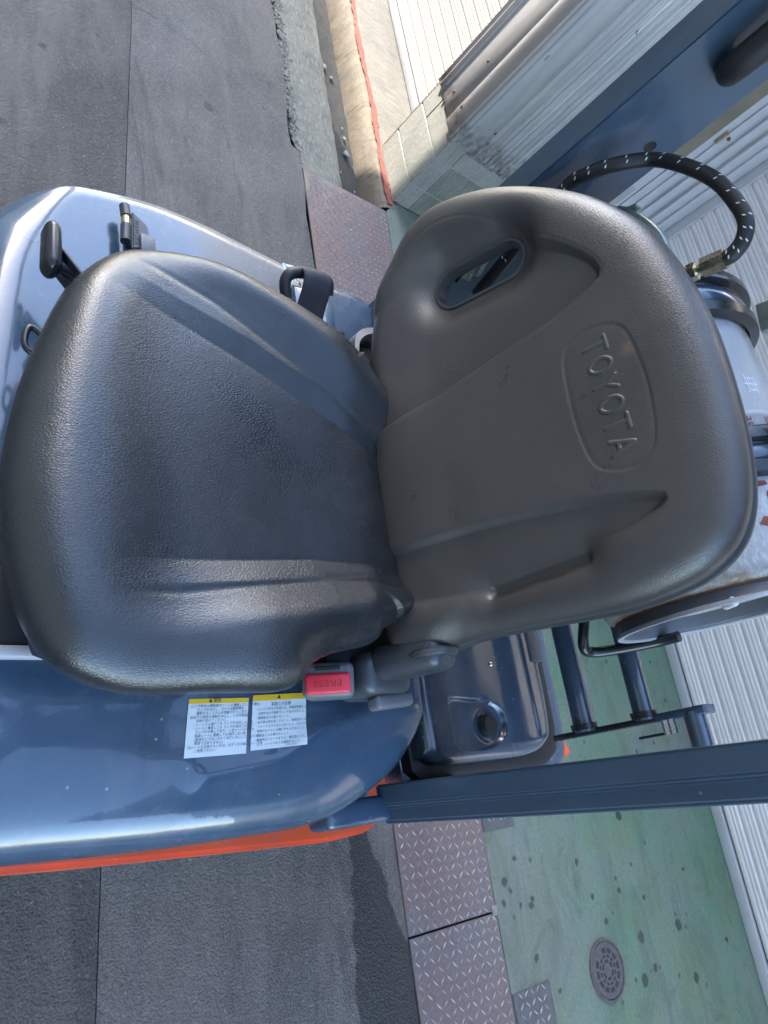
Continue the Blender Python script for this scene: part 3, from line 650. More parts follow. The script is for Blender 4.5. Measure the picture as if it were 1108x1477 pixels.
# overhead guard posts, channel section
def post(x0, y0, z0, x1, y1, z1, sgn, name='guard_post'):
    # section points (x, y) relative; sgn=+1: outer side towards +x
    sec = [(-.040, 0), (-.006, .0), (-.002, .010), (.022, .010), (.026, .014), (.026, .17), (-.034, .17), (-.040, .166)]
    sec = [(sgn*a, b) for a, b in sec]; V = []; F = []; n = len(sec)
    for (X_, Y_, Z_) in ((x0, y0, z0), (x1, y1, z1)): V += [(X_+a, Y_+b, Z_) for a, b in sec]
    for k in range(n): F.append((k, (k+1) % n, n+(k+1) % n, n+k))
    F += [tuple(range(n))[::-1], tuple(range(n, 2*n))]
    bm = bmesh.new(); vs = [bm.verts.new(v) for v in V]
    for f in F: bm.faces.new([vs[i] for i in f])
    bmesh.ops.recalc_face_normals(bm, faces=bm.faces); bmesh.ops.bevel(bm, geom=[e for e in bm.edges], offset=.003, segments=2, affect='EDGES')
    return bmobj(name, bm, 'guard', FK)
pr = post(.001, .882, .78, .053, .855, 2.02, 1)
pl = post(-1.008, .945, .72, -1.002, .930, 2.02, -1)
bm = bmesh.new(); bmesh.ops.create_cone(bm, cap_ends=True, segments=24, radius1=.012, radius2=.011, depth=.008, matrix=Matrix.Translation((-.968, 1.052, 1.515)) @ Matrix.Rotation(math.pi/2, 4, 'Y')); bmobj('post_bolt', bm, 'blkg', FK)
# assist grip on the left post
o, _ = tube('assist_grip', [(-.97, 1.035, 1.668), (-.948, 1.015, 1.668), (-.930, .995, 1.682), (-.925, .990, 1.72), (-.925, .990, 1.80), (-.925, .990, 1.86), (-.94, 1.0, 1.90), (-.97, 1.02, 1.91)], lambda u: .014+.008*math.sin(u*math.pi)**.5, 'blk', FK, 20)
# overhead guard roof above the operator
bm = bmesh.new()
for x in (-1.0, .02): add_box(bm, (x, .25, 2.06), (.07, 1.45, .07), bev=.008)
for y in (-.45, .95): add_box(bm, (-.49, y, 2.06), (1.0, .07, .06), bev=.008)
bmobj('guard_frame', bm, 'guard', FK)
for k in range(7):
    y = -.28+k*.175; box('guard_bar', -.965, -.015, y-.02, y+.02, 2.035, 2.085, 'guard', FK, .006)

# rear cover behind the seat
DK = [(-.95, .958), (-.60, .962), (-.30, .960), (-.10, .955), (-.070, .965), (-.058, 1.0), (-.056, 1.12), (-.058, 1.24), (-.075, 1.30), (-.12, 1.328), (-.30, 1.335), (-.62, 1.335), (-.90, 1.33), (-.965, 1.25), (-.97, 1.05)]
rec = [(-.172, 1.03), (-.125, 1.028), (-.085, 1.03), (-.076, 1.06), (-.074, 1.11), (-.088, 1.160), (-.120, 1.182), (-.150, 1.172), (-.166, 1.14), (-.172, 1.09)]
recp = resample(catmull(rec, 6), 60)
def dh(Q, d):
    s = sd_poly(Q, recp); h = -.010*sst(s, -.001, .007)
    cd_ = np.linalg.norm(Q-np.array([-.120, 1.128]), axis=1); h += -.003*sst(-cd_, -.036, -.024)
    h += -.003*np.exp(-((np.abs(Q[:, 1]-1.275))/.004)**2)*(Q[:, 0] < -.09)
    return h
V, F = star(DK, (-.13, 1.13), 360, 120, .030, .020, dh, [(0, -.02), (0, -.06)], 1.0); V[:, 2] += .852
dk = mesh('rear_cover', V, F, 'deck', FK, sm=50)
bm = bmesh.new(); bmesh.ops.create_cone(bm, cap_ends=True, segments=32, radius1=.0215, radius2=.0195, depth=.016, matrix=Matrix.Translation((-.120, 1.128, .849))); bmesh.ops.bevel(bm, geom=bm.edges[:], offset=.002, segments=2, affect='EDGES'); bmobj('filler_cap', bm, 'blk', dk)
bm = bmesh.new(); bmesh.ops.create_icosphere(bm, subdivisions=2, radius=.005); bmesh.ops.translate(bm, vec=(-.238, 1.165, .853), verts=bm.verts[:]); bmobj('hole_highlight', bm, 'chrome', dk)  # bright bead standing in for the highlight of a small hole
DK2 = [(x*1.0+(.024 if x > -.5 else -.02), y+(.062 if y > 1.1 else -.004)) for x, y in DK]
V, F = star(DK2, (-.13, 1.13), 160, 8, .02, .010, lambda Q, d: 0*d, [(0, -.03)], 1.0); V[:, 2] += .815; mesh('rubber_seal', V, F, 'blk', FK)
DK3 = [(x+(.034 if x > -.5 else -.03), y+(.125 if y > 1.1 else -.006)) for x, y in DK]
V, F = star(DK3, (-.13, 1.13), 160, 8, .02, .012, lambda Q, d: 0*d, [(0, -.03), (.01, -.06)], 1.0); V[:, 2] += .790; mesh('cover_flange', V, F, 'hood', FK)
box('rear_sill', -.62, -.245, 1.300, 1.334, .842, .858, 'greyp', FK, .003)

# tank carrier frame
fr = obox('carrier_plate', (-.083, 1.345, 1.0), (.012, .036, .300), rotM('X', -4), 'blkg', FK, .003)
obox('carrier_plate_rear', (-.083, 1.35, 1.135), (.016, .045, .10), rotM('X', 0), 'guard', FK, .003)
for (y, z, r) in ((1.315, .936, .0215), (1.33, 1.064, .0200)):
    tube('carrier_tube', [(-.80, y, z), (-.083, y, z)], r, 'deck', FK, 28, 1)
    bm = bmesh.new(); bmesh.ops.create_cone(bm, cap_ends=True, segments=24, radius1=r+.006, radius2=r+.004, depth=.012, matrix=Matrix.Translation((-.093, y, z)) @ Matrix.Rotation(math.pi/2, 4, 'Y')); bmobj('tube_collar', bm, 'blkg', FK)
tube('carrier_tube', [(-.083, 1.345, 1.155), (.015, 1.345, 1.155)], .020, 'deck', FK, 28, 1)
tube('lock_pin', [(-.052, 1.30, 1.06), (-.052, 1.30, 1.135)], .0025, 'blkg', FK, 8, 1)
for k in range(2):
    bm = bmesh.new(); bmesh.ops.create_cone(bm, cap_ends=True, segments=6, radius1=.007, radius2=.007, depth=.026, matrix=Matrix.Translation((-.062+.0*k, 1.30, 1.120+.012*k)) @ Matrix.Rotation(math.pi/2, 4, 'Y')); bmobj('nut', bm, 'chrome', FK)
# cradle: bent bar under the tank end
tube('tank_cradle', [(-.27, 1.20, 1.07), (-.225, 1.20, 1.055), (-.215, 1.225, 1.055), (-.213, 1.26, 1.09), (-.213, 1.30, 1.15), (-.213, 1.305, 1.19)], .010, 'blkg', FK, 12, 6)
obox('cradle_plate', (-.47, 1.22, 1.095), (.40, .12, .012), rotM('X', 0), 'blkg', FK, .003)

# seat base, with a dark block as painted shade in the rear gap
box('seat_base_and_shade', -.70, -.22, .26, .72, .905, .985, 'dark', FK, .02)
box('seat_base_and_shade', -.31, -.195, .66, .87, .902, .975, 'dark', FK, .01)
# ---- cushion
CO = [(-.571, .794), (-.417, .787), (-.290, .782), (-.262, .735), (-.240, .695), (-.212, .672), (-.196, .600), (-.178, .560), (-.156, .540), (-.147, .507), (-.149, .431), (-.159, .346), (-.172, .292), (-.194, .256), (-.231, .230), (-.276, .213), (-.329, .201), (-.386, .195), (-.439, .198), (-.505, .206), (-.567, .219), (-.648, .242), (-.708, .267), (-.765, .308), (-.796, .348), (-.808, .401), (-.808, .469), (-.798, .542), (-.78, .619), (-.756, .690), (-.725, .722), (-.690, .742), (-.665, .79)]
CO = [(x*.967-(.008 if x > -.22 and y > .36 else 0), y*(.978 if y < .7 else 1)+(.010 if x > -.27 and .5 < y < .72 else 0)) for x, y in CO]
g2 = [(-.735, .10), (-.655, .375), (-.62, .492), (-.576, .608), (-.515, .735), (-.505, .80)]
g3 = [(-.290, .10), (-.300, .335), (-.313, .467), (-.326, .576), (-.328, .687), (-.315, .80)]
g1 = [(-.80, .10), (-.725, .360), (-.698, .442), (-.634, .577), (-.593, .649), (-.535, .74), (-.52, .80)]
g4 = [(-.25, .10), (-.262, .38), (-.283, .516), (-.305, .658), (-.300, .80)]
inner = g3[::1]+g2[::-1]; outer = g4+g1[::-1]
def ch(Q, d):
    x, y = Q[:, 0], Q[:, 1]
    si = sd_poly(Q, inner); s_o = sd_poly(Q, outer)
    W = sst(y, .27, .50); Wc = sst(y, .31, .37)
    f = .012*np.clip((-si)/.032, 0, 1)
    wide = np.where(x < -.5, .075, .055)
    bol = .021*sst(-s_o, -.004, wide)
    h = W*(f+bol)-Wc*.0012*np.exp(-(s_o/.0055)**2)-W*.0005*np.exp(-(si/.005)**2)
    h += .012*np.exp(-((y-.275)/.07)**2)                           # thigh roll at the front
    h += -.010*np.exp(-(((x+.46)/.19)**2+((y-.56)/.18)**2))       # worn-in hollow
    h += -.018*sst(y, .66, .80)
    # rear right shelf beside the recliner drops away
    return h
Rc = lambda P: np.where(P[:, 1] > .72, .03, .062+.018*(1-sst(P[:, 1], .25, .45)))
V, F = star(CO, (-.47, .50), 560, 150, Rc, lambda P: .046+0*P[:, 0], ch, [(.001, -.012), (.006, -.026), (.018, -.040), (.035, -.048)], .85); V[:, 2] += 1.083
mesh('seat_cushion', V, F, 'cush', FK, sm=70)

# ---- backrest, built in its own leaning frame
tl = math.atan(.2); Bv = np.array([0, math.sin(tl), math.cos(tl)]); Nv = np.array([0, -math.cos(tl), math.sin(tl)]); Ov = np.array([-.48, .74, 1.10])
def toW(V): V = np.asarray(V, float); return Ov+V[:, :1]*np.array([[1, 0, 0]])+V[:, 1:2]*Bv+V[:, 2:3]*Nv
BO = [(-.136, -.048), (-.250, -.035), (-.345, .000), (-.409, .048), (-.447, .096), (-.455, .157), (-.430, .235), (-.388, .303), (-.327, .371), (-.264, .421), (-.201, .455), (-.122, .475), (-.044, .484), (.029, .484), (.105, .479), (.167, .470), (.215, .456), (.252, .432), (.276, .395), (.288, .345), (.292, .290), (.289, .233), (.281, .143), (.276, .065), (.279, .004), (.280, -.040), (.270, -.072), (.225, -.080), (.150, -.062), (.064, -.055), (-.034, -.052)]
RL = resample(catmull([(-.085, -.10), (-.086, .058), (-.106, .19), (-.124, .309), (-.146, .378), (-.165, .384), (-.19, .375), (-.24, .338), (-.284, .300), (-.345, .25), (-.395, .16), (-.37, .06), (-.29, -.10)], 5), 90)
RR = resample(catmull([(.129, -.10), (.124, .079), (.134, .192), (.150, .290), (.172, .368), (.184, .380), (.197, .372), (.213, .345), (.230, .298), (.250, .258), (.262, .111), (.245, .001), (.20, -.10)], 5), 90)
lp = [(-.072, .313), (-.080, .350), (-.064, .383), (-.030, .393), (.031, .395), (.092, .388), (.120, .374), (.130, .345), (.112, .306), (.057, .294), (-.006, .294), (-.05, .299)]
LPn = resample(catmull(lp, 5), 70)
def stadium(Q, a, b, r): return sd_line(Q, [a, b])-r
HA, HB, HR = (-.290, .147), (-.284, .240), .0385
SA, SB, SR = (.226, .115), (.222, .255), .008
# raised letters as strokes (a, b), each letter box .02 wide, .038 high
def letters():
    S = []; def_ = []
    w_ = .0195; h_ = .0155
    x0 = -.052; step = .0300
    for i, c in enumerate('TOYOTA'):
        x = x0+i*step; yb = .3445-.0012*i*0+.0
        T = {'T': [[(-.9, 1), (.9, 1)], [(0, 1), (0, -1)]], 'Y': [[(-.85, 1), (0, .05)], [(.85, 1), (0, .05)], [(0, .05), (0, -1)]], 'A': [[(-.9, -1), (0, 1)], [(.9, -1), (0, 1)], [(-.5, -.35), (.5, -.35)]],
             'O': [[(math.cos(a)*.95, math.sin(a)*1.0) for a in np.linspace(0, 2*math.pi, 17)]]}[c]
        for ln in T: S.append([(x+u*w_*.55, yb+v_*h_) for u, v_ in ln])
    return S
LS = letters()
def bh(Q, d):
    a, b = Q[:, 0], Q[:, 1]
    h = -.012*(1-np.clip((np.abs(a)/.30), 0, 1)**2)*sst(b, -.02, .10)         # dished across
    h += .010*np.exp(-((b-.06)/.10)**2)*np.exp(-(a/.16)**2)                   # lumbar swell
    sl = sd_poly(Q, RL); wl = .012+.05*sst(-a, .20, .36)
    h += -.013*sst(sl, 0, wl)-.0008*np.exp(-((sl)/.003)**2)
    sr = sd_poly(Q, RR); wr = .011+.055*sst(a, .175, .24)
    h += -.010*sst(sr, -.002, wr)
    q = stadium(Q, HA, HB, HR); h += -.016*np.exp(-np.clip(q, 0, 1)/.030)-.014*sst(-q, .0, .008)
    q2 = stadium(Q, SA, SB, SR); h += -.016*np.exp(-np.clip(q2, 0, 1)/.024)-.007*sst(-q2, -.003, .007)
    # carry handle roll to the right of the slot
    g = sd_poly(Q, LPn); h += -.0010*np.exp(-(g/.0028)**2)-.0006*sst(g, 0, .004)
    inner_ = (g > .002)
    ds = np.full(len(Q), 1.)
    near = (np.abs(a-.03) < .13) & (np.abs(b-.345) < .03)
    if near.any():
        dd = np.full(near.sum(), 1.)
        for s in LS: dd = np.minimum(dd, sd_line(Q[near], s))
        ds[near] = dd
    h += .0014*sst(-ds, -.0034, -.0016)
    return h
Rb = lambda P: .072-.030*sst(-P[:, 1], -.05, .02)
V, F = star(BO, (.02, .27), 860, 230, Rb, lambda P: .045-.012*sst(-P[:, 1], -.05, .02), bh, [(.0005, -.006), (.003, -.014)], .9)
V = np.asarray(V)
qh = stadium(V[:, :2], HA, HB, HR); wh = np.exp(-(np.clip(qh, 0, 1)/.024)**1.6); V[:, 2] = V[:, 2]*(1-wh)+(-.0430-.012*sst(-qh, 0, .006))*wh
keep = stadium(V[:, :2], HA, HB, HR-.005) > 0
F = [f for f in F[:-1] if all(keep[i] for i in f)]
me_V = toW(V)
bk = mesh('seat_backrest', me_V, F, 'back', FK, sm=70)
# back shell: hard plastic rim following the outline, slightly smaller, going back
P = resample(catmull(BO, 12), 300); nr = np.roll(P, -1, 0)-np.roll(P, 1, 0); nr /= np.linalg.norm(nr, axis=1)[:, None]; nr = np.c_[nr[:, 1], -nr[:, 0]]
ar = .5*np.sum(P[:, 0]*np.roll(P[:, 1], -1)-np.roll(P[:, 0], -1)*P[:, 1]); nr = nr if ar > 0 else -nr
rings = [(.006, -.055), (.0035, -.061), (-.001, -.064), (-.001, -.078), (.004, -.092), (.015, -.104), (.04, -.112)]
V = []; F = []; n = len(P)
for ins_, nz_ in rings:
    V.append(toW(np.c_[P-nr*ins_, np.full(n, nz_)]))
ctr = toW(np.array([[.0, .22, -.118]]))
V = np.vstack(V+[ctr]); K = len(rings)
for r in range(K-1):
    for k in range(n): F.append((r*n+k, (r+1)*n+k, (r+1)*n+(k+1) % n, r*n+(k+1) % n))
keepc = stadium
# rear face left open behind the hand hole: annular fill towards the centre only away from the hole
ringP = (P-nr*.04)
inn = []
for k in range(n):
    F.append(((K-1)*n+k, len(V)-1, (K-1)*n+(k+1) % n))
V2 = np.asarray(V)
sh_faces = []
hc = np.array([-.258, .208])
for f in F:
    sh_faces.append(f)
# cut the hole: drop fan triangles crossing it and rebuild them as a finer annulus
F = [f for f in sh_faces if len(f) == 4]
base = (K-1)*n; NR = 40; rows_ = [list(range(base, base+n))]; VV = [V2]
cc = np.array([0., .22])
cnt = len(V2)
for r in range(1, NR):
    s = 1-r/NR; PP = cc+s*(ringP-cc); nz_ = -.112-.006*(1-s)
    VV.append(toW(np.c_[PP, np.full(n, nz_)])); rows_.append(list(range(cnt, cnt+n))); cnt += n
allV = np.vstack(VV); loc = []
for r in range(NR-1):
    for k in range(n):
        f = (rows_[r][k], rows_[r+1][k], rows_[r+1][(k+1) % n], rows_[r][(k+1) % n]); F.append(f)
ab = (allV-Ov)@np.stack([np.array([1, 0, 0]), Bv], 1)
kp = stadium(ab, HA, HB, HR+.032) > 0
F = [f for f in F if all(kp[i] for i in f)]
mesh('back_shell', allV, F, 'shell', bk, sm=60)
# hand hole bezel: stadium tube wall with lip
def stad_pts(a, b, r, m_=20):
    a = np.array(a); b = np.array(b); d_ = (b-a)/np.linalg.norm(b-a); p_ = np.array([-d_[1], d_[0]]); out = []
    for i in range(m_+1): t_ = math.pi*i/m_; out.append(b+r*(math.cos(t_)*p_*-1+math.sin(t_)*d_))
    for i in range(m_+1): t_ = math.pi*i/m_; out.append(a+r*(math.cos(t_)*p_-math.sin(t_)*d_))
    return np.array(out)
V = []; F = []; prof = [(HR+.0015, -.052), (HR+.001, -.0425), (HR-.001, -.0405), (HR-.0055, -.0410), (HR-.0065, -.045), (HR-.0085, -.062), (HR-.002, -.064)]
for r, nz_ in prof: pp = stad_pts(HA, HB, r); V.append(toW(np.c_[pp, np.full(len(pp), nz_)]))
n = len(pp); V = np.vstack(V)
for r in range(len(prof)-1):
    for k in range(n): F.append((r*n+k, r*n+(k+1) % n, (r+1)*n+(k+1) % n, (r+1)*n+k))
mesh('hand_hole_bezel', V, F, 'shell', bk, sm=50)
# slot lip in the right side
V = []; F = []; prof = [(.0085, -.050), (.0075, -.046), (.0055, -.047), (.0045, -.080)]
# recliner brackets
def arcbar(name, pts, w_, h_, mat, parent):
    return tube(name, pts, w_, mat, parent, 12, 8)
rb = box('recliner_bracket_and_shade', -.222, -.155, .700, .80, .925, 1.012, 'dgrey', FK, .022, 5)
obox('recliner_arm', (-.200, .768, 1.045), (.052, .075, .12), rotM('X', -20), 'dgrey', FK, .02, 5)
obox('recliner_lever', (-.148, .765, .985), (.022, .075, .028), rotM('Z', 4), 'greyp', FK, .007, 4)
bm = bmesh.new(); bmesh.ops.create_cone(bm, cap_ends=True, segments=40, radius1=.040, radius2=.037, depth=.012, matrix=Matrix.Translation((-.196, .775, 1.080)) @ Matrix.Rotation(math.pi/2, 4, 'Y')); bmesh.ops.bevel(bm, geom=bm.edges[:], offset=.003, segments=3, affect='EDGES'); bmobj('pivot_cover', bm, 'shell', bk)
# left recliner: arched plate over a dark block painted as the shaded hole
V = []; F = []
arc = [(-.800, .79), (-.806, .80), (-.812, .83), (-.812, .87), (-.80, .90)]
obox('recliner_bracket_and_shade', (-.755, .842, .965), (.10, .14, .09), rotM('Z', 0), 'dark', FK, .02, 4)
bm = bmesh.new()
pp = catmull([(-.765, .762), (-.795, .770), (-.818, .795), (-.830, .835), (-.834, .92)], 8, False)
vs = []
for (x, y) in pp: vs.append([bm.verts.new((x, y, 1.028)), bm.verts.new((x+.014, y+.004, 1.032)), bm.verts.new((x+.014, y+.004, .95)), bm.verts.new((x, y, .94))])
for i in range(len(vs)-1):
    for k in range(4): bm.faces.new((vs[i][k], vs[i][(k+1) % 4], vs[i+1][(k+1) % 4], vs[i+1][k]))
bm.faces.new(vs[0][::-1]); bm.faces.new(vs[-1]); bmobj('recliner_arch', bm, 'greyp', FK)

# buckle on the right
bn = np.array([.10, -.62, .78]); bn /= np.linalg.norm(bn); bx = np.array([0, 1., 0]); bx -= bx.dot(bn)*bn; bx /= np.linalg.norm(bx); by = np.cross(bn, bx)   # bx towards the backrest, by towards -x
Rm = Matrix((bx, by, bn)).transposed(); bc = np.array([-.178, .640, 1.0])
bkl = obox('belt_buckle', tuple(bc-bn*.045), (.074, .050, .10), Rm, 'greyp', FK, .010, 4)
obox('release_button', tuple(bc-by*.005+bn*.0035), (.064, .029, .012), Rm, 'red', bkl, .005, 4)
obox('latch_slot', tuple(bc+by*.0165+bn*.0045), (.036, .006, .003), Rm, 'dark', bkl, .001, 2)
place_text('button_lettering', 'PRESS', .013, bc-by*.005+bn*.0097, -bx, -by, 'redd', bkl, .0003, sx=1.25)
tube('buckle_stalk', [(-.205, .66, .90), (-.195, .665, .95)], .012, 'blk', FK, 12, 1)
# retractor on the left
rt = box('belt_retractor', -.872, -.775, .688, .790, .895, .962, 'blkg', FK, .006)
box('retractor_cover', -.955, -.862, .742, .800, .895, .938, 'hood', rt, .005); box('retractor_side', -.935, -.800, .803, .815, .895, .930, 'hood', rt, .003)
box('retractor_end', -.858, -.768, .792, .828, .90, .968, 'blkg', rt, .004); box('retractor_cover', -.940, -.862, .796, .826, .895, .948, 'guard', rt, .004)
for (x, y) in ((-.862, .700), (-.868, .776)): box('spool_end', x-.016, x+.010, y-.005, y+.006, .955, .972, 'white', rt, .002)
RTL = True
tube('belt_guide', [(-.868, .684, .985), (-.892, .676, 1.0), (-.906, .690, 1.01), (-.918, .730, 1.01), (-.922, .768, 1.005), (-.905, .778, .99)], .0105, 'blk', rt, 14, 8)
V = []; F = []
prof = catmull([(-.918, 1.012), (-.912, 1.022), (-.900, 1.022), (-.885, 1.010), (-.868, .990), (-.850, .970), (-.845, .94)], 6, False)
nw = 9
for i, (x, z) in enumerate(prof):
    for k in range(nw):
        u = k/(nw-1); V.append((x-.010*(u-.5), .697+.062*u+.012*(i/len(prof))*1, z+.003*math.sin(u*math.pi)))
for i in range(len(prof)-1):
    for k in range(nw-1): F.append((i*nw+k, i*nw+k+1, (i+1)*nw+k+1, (i+1)*nw+k))
o = mesh('seat_belt', V, F, 'web', rt, sm=60); md = o.modifiers.new('s', 'SOLIDIFY'); md.thickness = .002
tg = bmesh.new()
for (c_, s_) in (((-.925, .690, .985), (.036, .006, .0025)), ((-.922, .716, .985), (.034, .006, .0025)), ((-.941, .703, .985), (.007, .032, .0025)), ((-.906, .704, .985), (.012, .034, .0025))): add_box(tg, c_, s_, rotM('Z', 8), .0008, 1)
bmobj('latch_tongue', tg, 'white', rt)
rt.location = (.006, -.030, 0)
rt.scale = (1.06, 1.0, 1.0); rt.location.x += .053
# small hinge latch with raised lettering on the hood, left
hl = box('hood_latch', -.972, -.915, .398, .412, .906, .918, 'dgrey', FK, .003)
tube('hinge_barrel', [(-.985, .386, .925), (-.962, .388, .926)], .0085, 'dgrey', hl, 16, 1)
tube('hinge_pin', [(-.962, .388, .925), (-.944, .388, .925)], .0075, 'brass', hl, 16, 1)
tube('hinge_barrel', [(-.944, .388, .925), (-.910, .387, .925)], .0085, 'dgrey', hl, 16, 1)
prism('latch_plate', [(-.985, .401), (-.965, .428), (-.915, .432), (-.905, .400)], .912, .922, 'dgrey', hl, .002)
box('latch_block', -.938, -.900, .412, .438, .905, .930, 'greyp', hl, .003)
place_text('latch_lettering', 'TOYOTA', .0135, (-.942, .4065, .9225), (1, 0, 0), (0, 1, 0), 'inkb', hl, .0002)
# seat slide lever with flattened knob, front left
kn = np.array([[-.812, .262, 1.0], [-.775, .262, 1.0], [-.738, .262, 1.0]])
bm = bmesh.new(); add_box(bm, (-.772, .250, 1.0), (.084, .026, .040), rotM('Z', -3), .014, 5); kb = bmobj('lever_knob', bm, 'blkg', FK)
for v_ in kb.data.vertices: u = (v_.co.x+.819)/.088; v_.co.y = .250+(v_.co.y-.250)*(1.05-.5*abs(u-.62)**1.3)+.006*(u-.5)
tube('lever_stem', [(-.752, .262, .995), (-.748, .300, .985)], .010, 'blkg', FK, 16, 1)
obox('lever_plate', (-.738, .292, .985), (.006, .10, .050), rotM('Z', -50), 'blkg', FK, .002)
tube('seat_loop', [(-.636, .250, .985), (-.646, .236, .985), (-.640, .228, .985), (-.618, .226, .985), (-.608, .234, .985), (-.61, .250, .985)], .0045, 'blkg', FK, 12, 8)

# warning stickers on the hood (flat print)
zt = lambda x, y: float(hh(np.array([[x, y]]), np.array([.1]))[0])
def zhood(x, y):
    # nearest hood vertex height
    return ZH(x, y)
HVt = np.array([v.co[:] for v in hood.data.vertices]); HVt = HVt[HVt[:, 2] > .86]
def ZH(x, y):
    d_ = (HVt[:, 0]-x)**2+(HVt[:, 1]-y)**2; i = np.argsort(d_)[:4]; w_ = 1/(d_[i]+1e-8); return float((HVt[i, 2]*w_).sum()/w_.sum())
def sticker(x0, x1, y0, y1, sk, lines, head, hx):
    # x0 = upper edge (towards the seat), x1 = lower edge; text reads towards +y, its top towards -x
    nx, ny = 12, 8; V = []; F = []
    def W_(u, v_, off=0): x = x0+(x1-x0)*u+sk*v_*(1 if True else 0); y = y0+(y1-y0)*v_-.006*u; return (x, y, ZH(x, y)+.0012+off)
    for i in range(nx+1):
        for j in range(ny+1): V.append(W_(i/nx, j/ny))
    for i in range(nx):
        for j in range(ny): F.append((i*(ny+1)+j, (i+1)*(ny+1)+j, (i+1)*(ny+1)+j+1, i*(ny+1)+j+1))
    s_o = mesh('warning_label', V, F, 'sticker', FK); Wd = y1-y0; Ht = x1-x0
    V = []; F = []
    for i in range(2):
        for j in range(ny+1): V.append(W_(i*hx, j/ny, .0003))
    for j in range(ny): F.append((j, ny+1+j, ny+2+j, j+1))
    mesh('yellow_header', V, F, 'yellow', s_o)
    for (u, vv, sz, s, mt) in lines:
        T, Fc = text_mesh(s, sz, 'LEFT', 0)
        VV = []
        for q in T:
            v_ = vv+q[0]/Wd; uu = u-q[1]/Ht; VV.append(W_(uu, v_, .0005))
        mesh('print_line', VV, Fc, mt, s_o, sm=0)
    return s_o
A_ = ['(1)この車両は運転者がシートに着座していない場合、', '　　ランプが点灯し、マストの動作等を', '　　規制するシステムが装着されています。', '(2)以下の場合は運転を中止し、トヨタ販売店で', '　　点検を受けてください。', '　・シートから離れても ランプが点灯しない時', '　・シートに着座しても ランプが消灯しない時', '　　ランプが点滅しており、一旦シートから離れ', '　　再度シートに着座しても消灯しない時', '　　(坂道などではしばらく点灯しないことがありますが', '　　異常ではありません)', '(3)シートを交換するときは、必ずトヨタ純正のシートを', '　　ご使用ください。']
ys_ = [.13+.064*i for i in range(13)]
sA = sticker(-.174, -.098, .476, .569, .0, [(ys_[i], .04, .0046, s, 'ink') for i, s in enumerate(A_)]+[(.04, .32, .006, '▲ 警告', 'inkb')], None, .085)
B_ = ['・エンジンをかける前には、取扱説明書をよく読むこと。', '・点検中は必ず駐車ブレーキをかけること。', '・運転者以外は乗らないこと。', '・走行時は荷を低くすること、急旋回をしないこと。', '　フォークの下には入らないこと、立ち入らせないこと。', '・昇降中はマストの間に手を入れないこと。', '・荷の上に人を乗せないこと。', '・離席時はフォークを下げ、鍵を抜くこと。', '　また、シートベルトを着用すること。']
sticker(-.177, -.101, .576, .668, -.002, [(.27+.08*i, .05, .0044, s, 'ink') for i, s in enumerate(B_)]+[(.19, .34, .0056, '取扱上の注意', 'ink'), (.055, .44, .007, '▲', 'inkb'), (.96, .62, .0032, '57231-23320', 'ink')], None, .11)

# ================================================================ gas cylinder (lies across the tail, strapped)
TC = (1.22, 1.31); TR = .19
TYAW = 4
tank = empty('gas_cylinder', (-.48, 1.22, 1.31), 'scuffed grey gas cylinder lying across the tail with rusty end and black bands', 'gas cylinder')
def lathe_x(name, prof, mat, parent, n=72, cx=0, sm=45, org=None):
    V = []; F = []
    for x, r in prof:
        for k in range(n): a = 2*math.pi*k/n; V.append((x, TC[0]-r*math.cos(a), TC[1]+r*math.sin(a)))
    for i in range(len(prof)-1):
        for k in range(n): F.append((i*n+k, i*n+(k+1) % n, (i+1)*n+(k+1) % n, (i+1)*n+k))
    return mesh(name, V, F, mat, parent, sm=sm)
# geometry kept so that object x grows from the left end (material uses it)
def tankmesh():
    prof = [(-.79, .0), (-.788, .05), (-.775, .11), (-.745, .155), (-.70, .182), (-.66, TR)]+[(-.66+k*.02, TR) for k in range(1, 9)]+[(-.497, TR), (-.494, TR+.002), (-.488, TR+.002), (-.485, TR)]+[(-.46+k*.03, TR) for k in range(6)]+[(-.275, TR-.001), (-.255, .188), (-.243, .182), (-.238, .172), (-.244, .160), (-.25, .14), (-.25, 0)]
    V = []; F = []; n = 96
    for x, r in prof:
        for k in range(n): a = 2*math.pi*k/n; V.append((x+.79, -r*math.cos(a), r*math.sin(a)))
    for i in range(len(prof)-1):
        for k in range(n): F.append((i*n+k, (i+1)*n+k, (i+1)*n+(k+1) % n, i*n+(k+1) % n))
    me = bpy.data.meshes.new('cylinder_body'); me.from_pydata(V, [], F); me.materials.append(MT['tank']); smooth(me, 40)
    o = bpy.data.objects.new('cylinder_body', me); link(o, tank); o.location = (-.79+.48, 0, 0); return o
tankmesh()
lathe_x('foot_ring', [(-.245, .168), (-.222, .171), (-.217, .175), (-.213, .173), (-.216, .167), (-.222, .164), (-.247, .161)], 'greyp', tank, 96)
lathe_x('ring_rim', [(-.2195, .1735), (-.217, .1762), (-.2125, .1762), (-.2115, .173), (-.2125, .1665), (-.216, .166)], 'frame', tank, 96)
lathe_x('end_dish', [(-.2492, .16), (-.2485, .13), (-.2485, .0)], 'greyp', tank, 64)
lathe_x('rust_bead', [(-.242, .170), (-.239, .1735), (-.236, .173), (-.235, .168)], 'rust', tank, 96)
obox('foot_ring_slot_light', (-.215, TC[0]-.1605*math.cos(math.radians(28)), TC[1]+.1605*math.sin(math.radians(28))), (.016, .014, .030), rotM('X', 28), 'shut', tank, .006, 3)  # white block painted as the sunlight coming through the slot
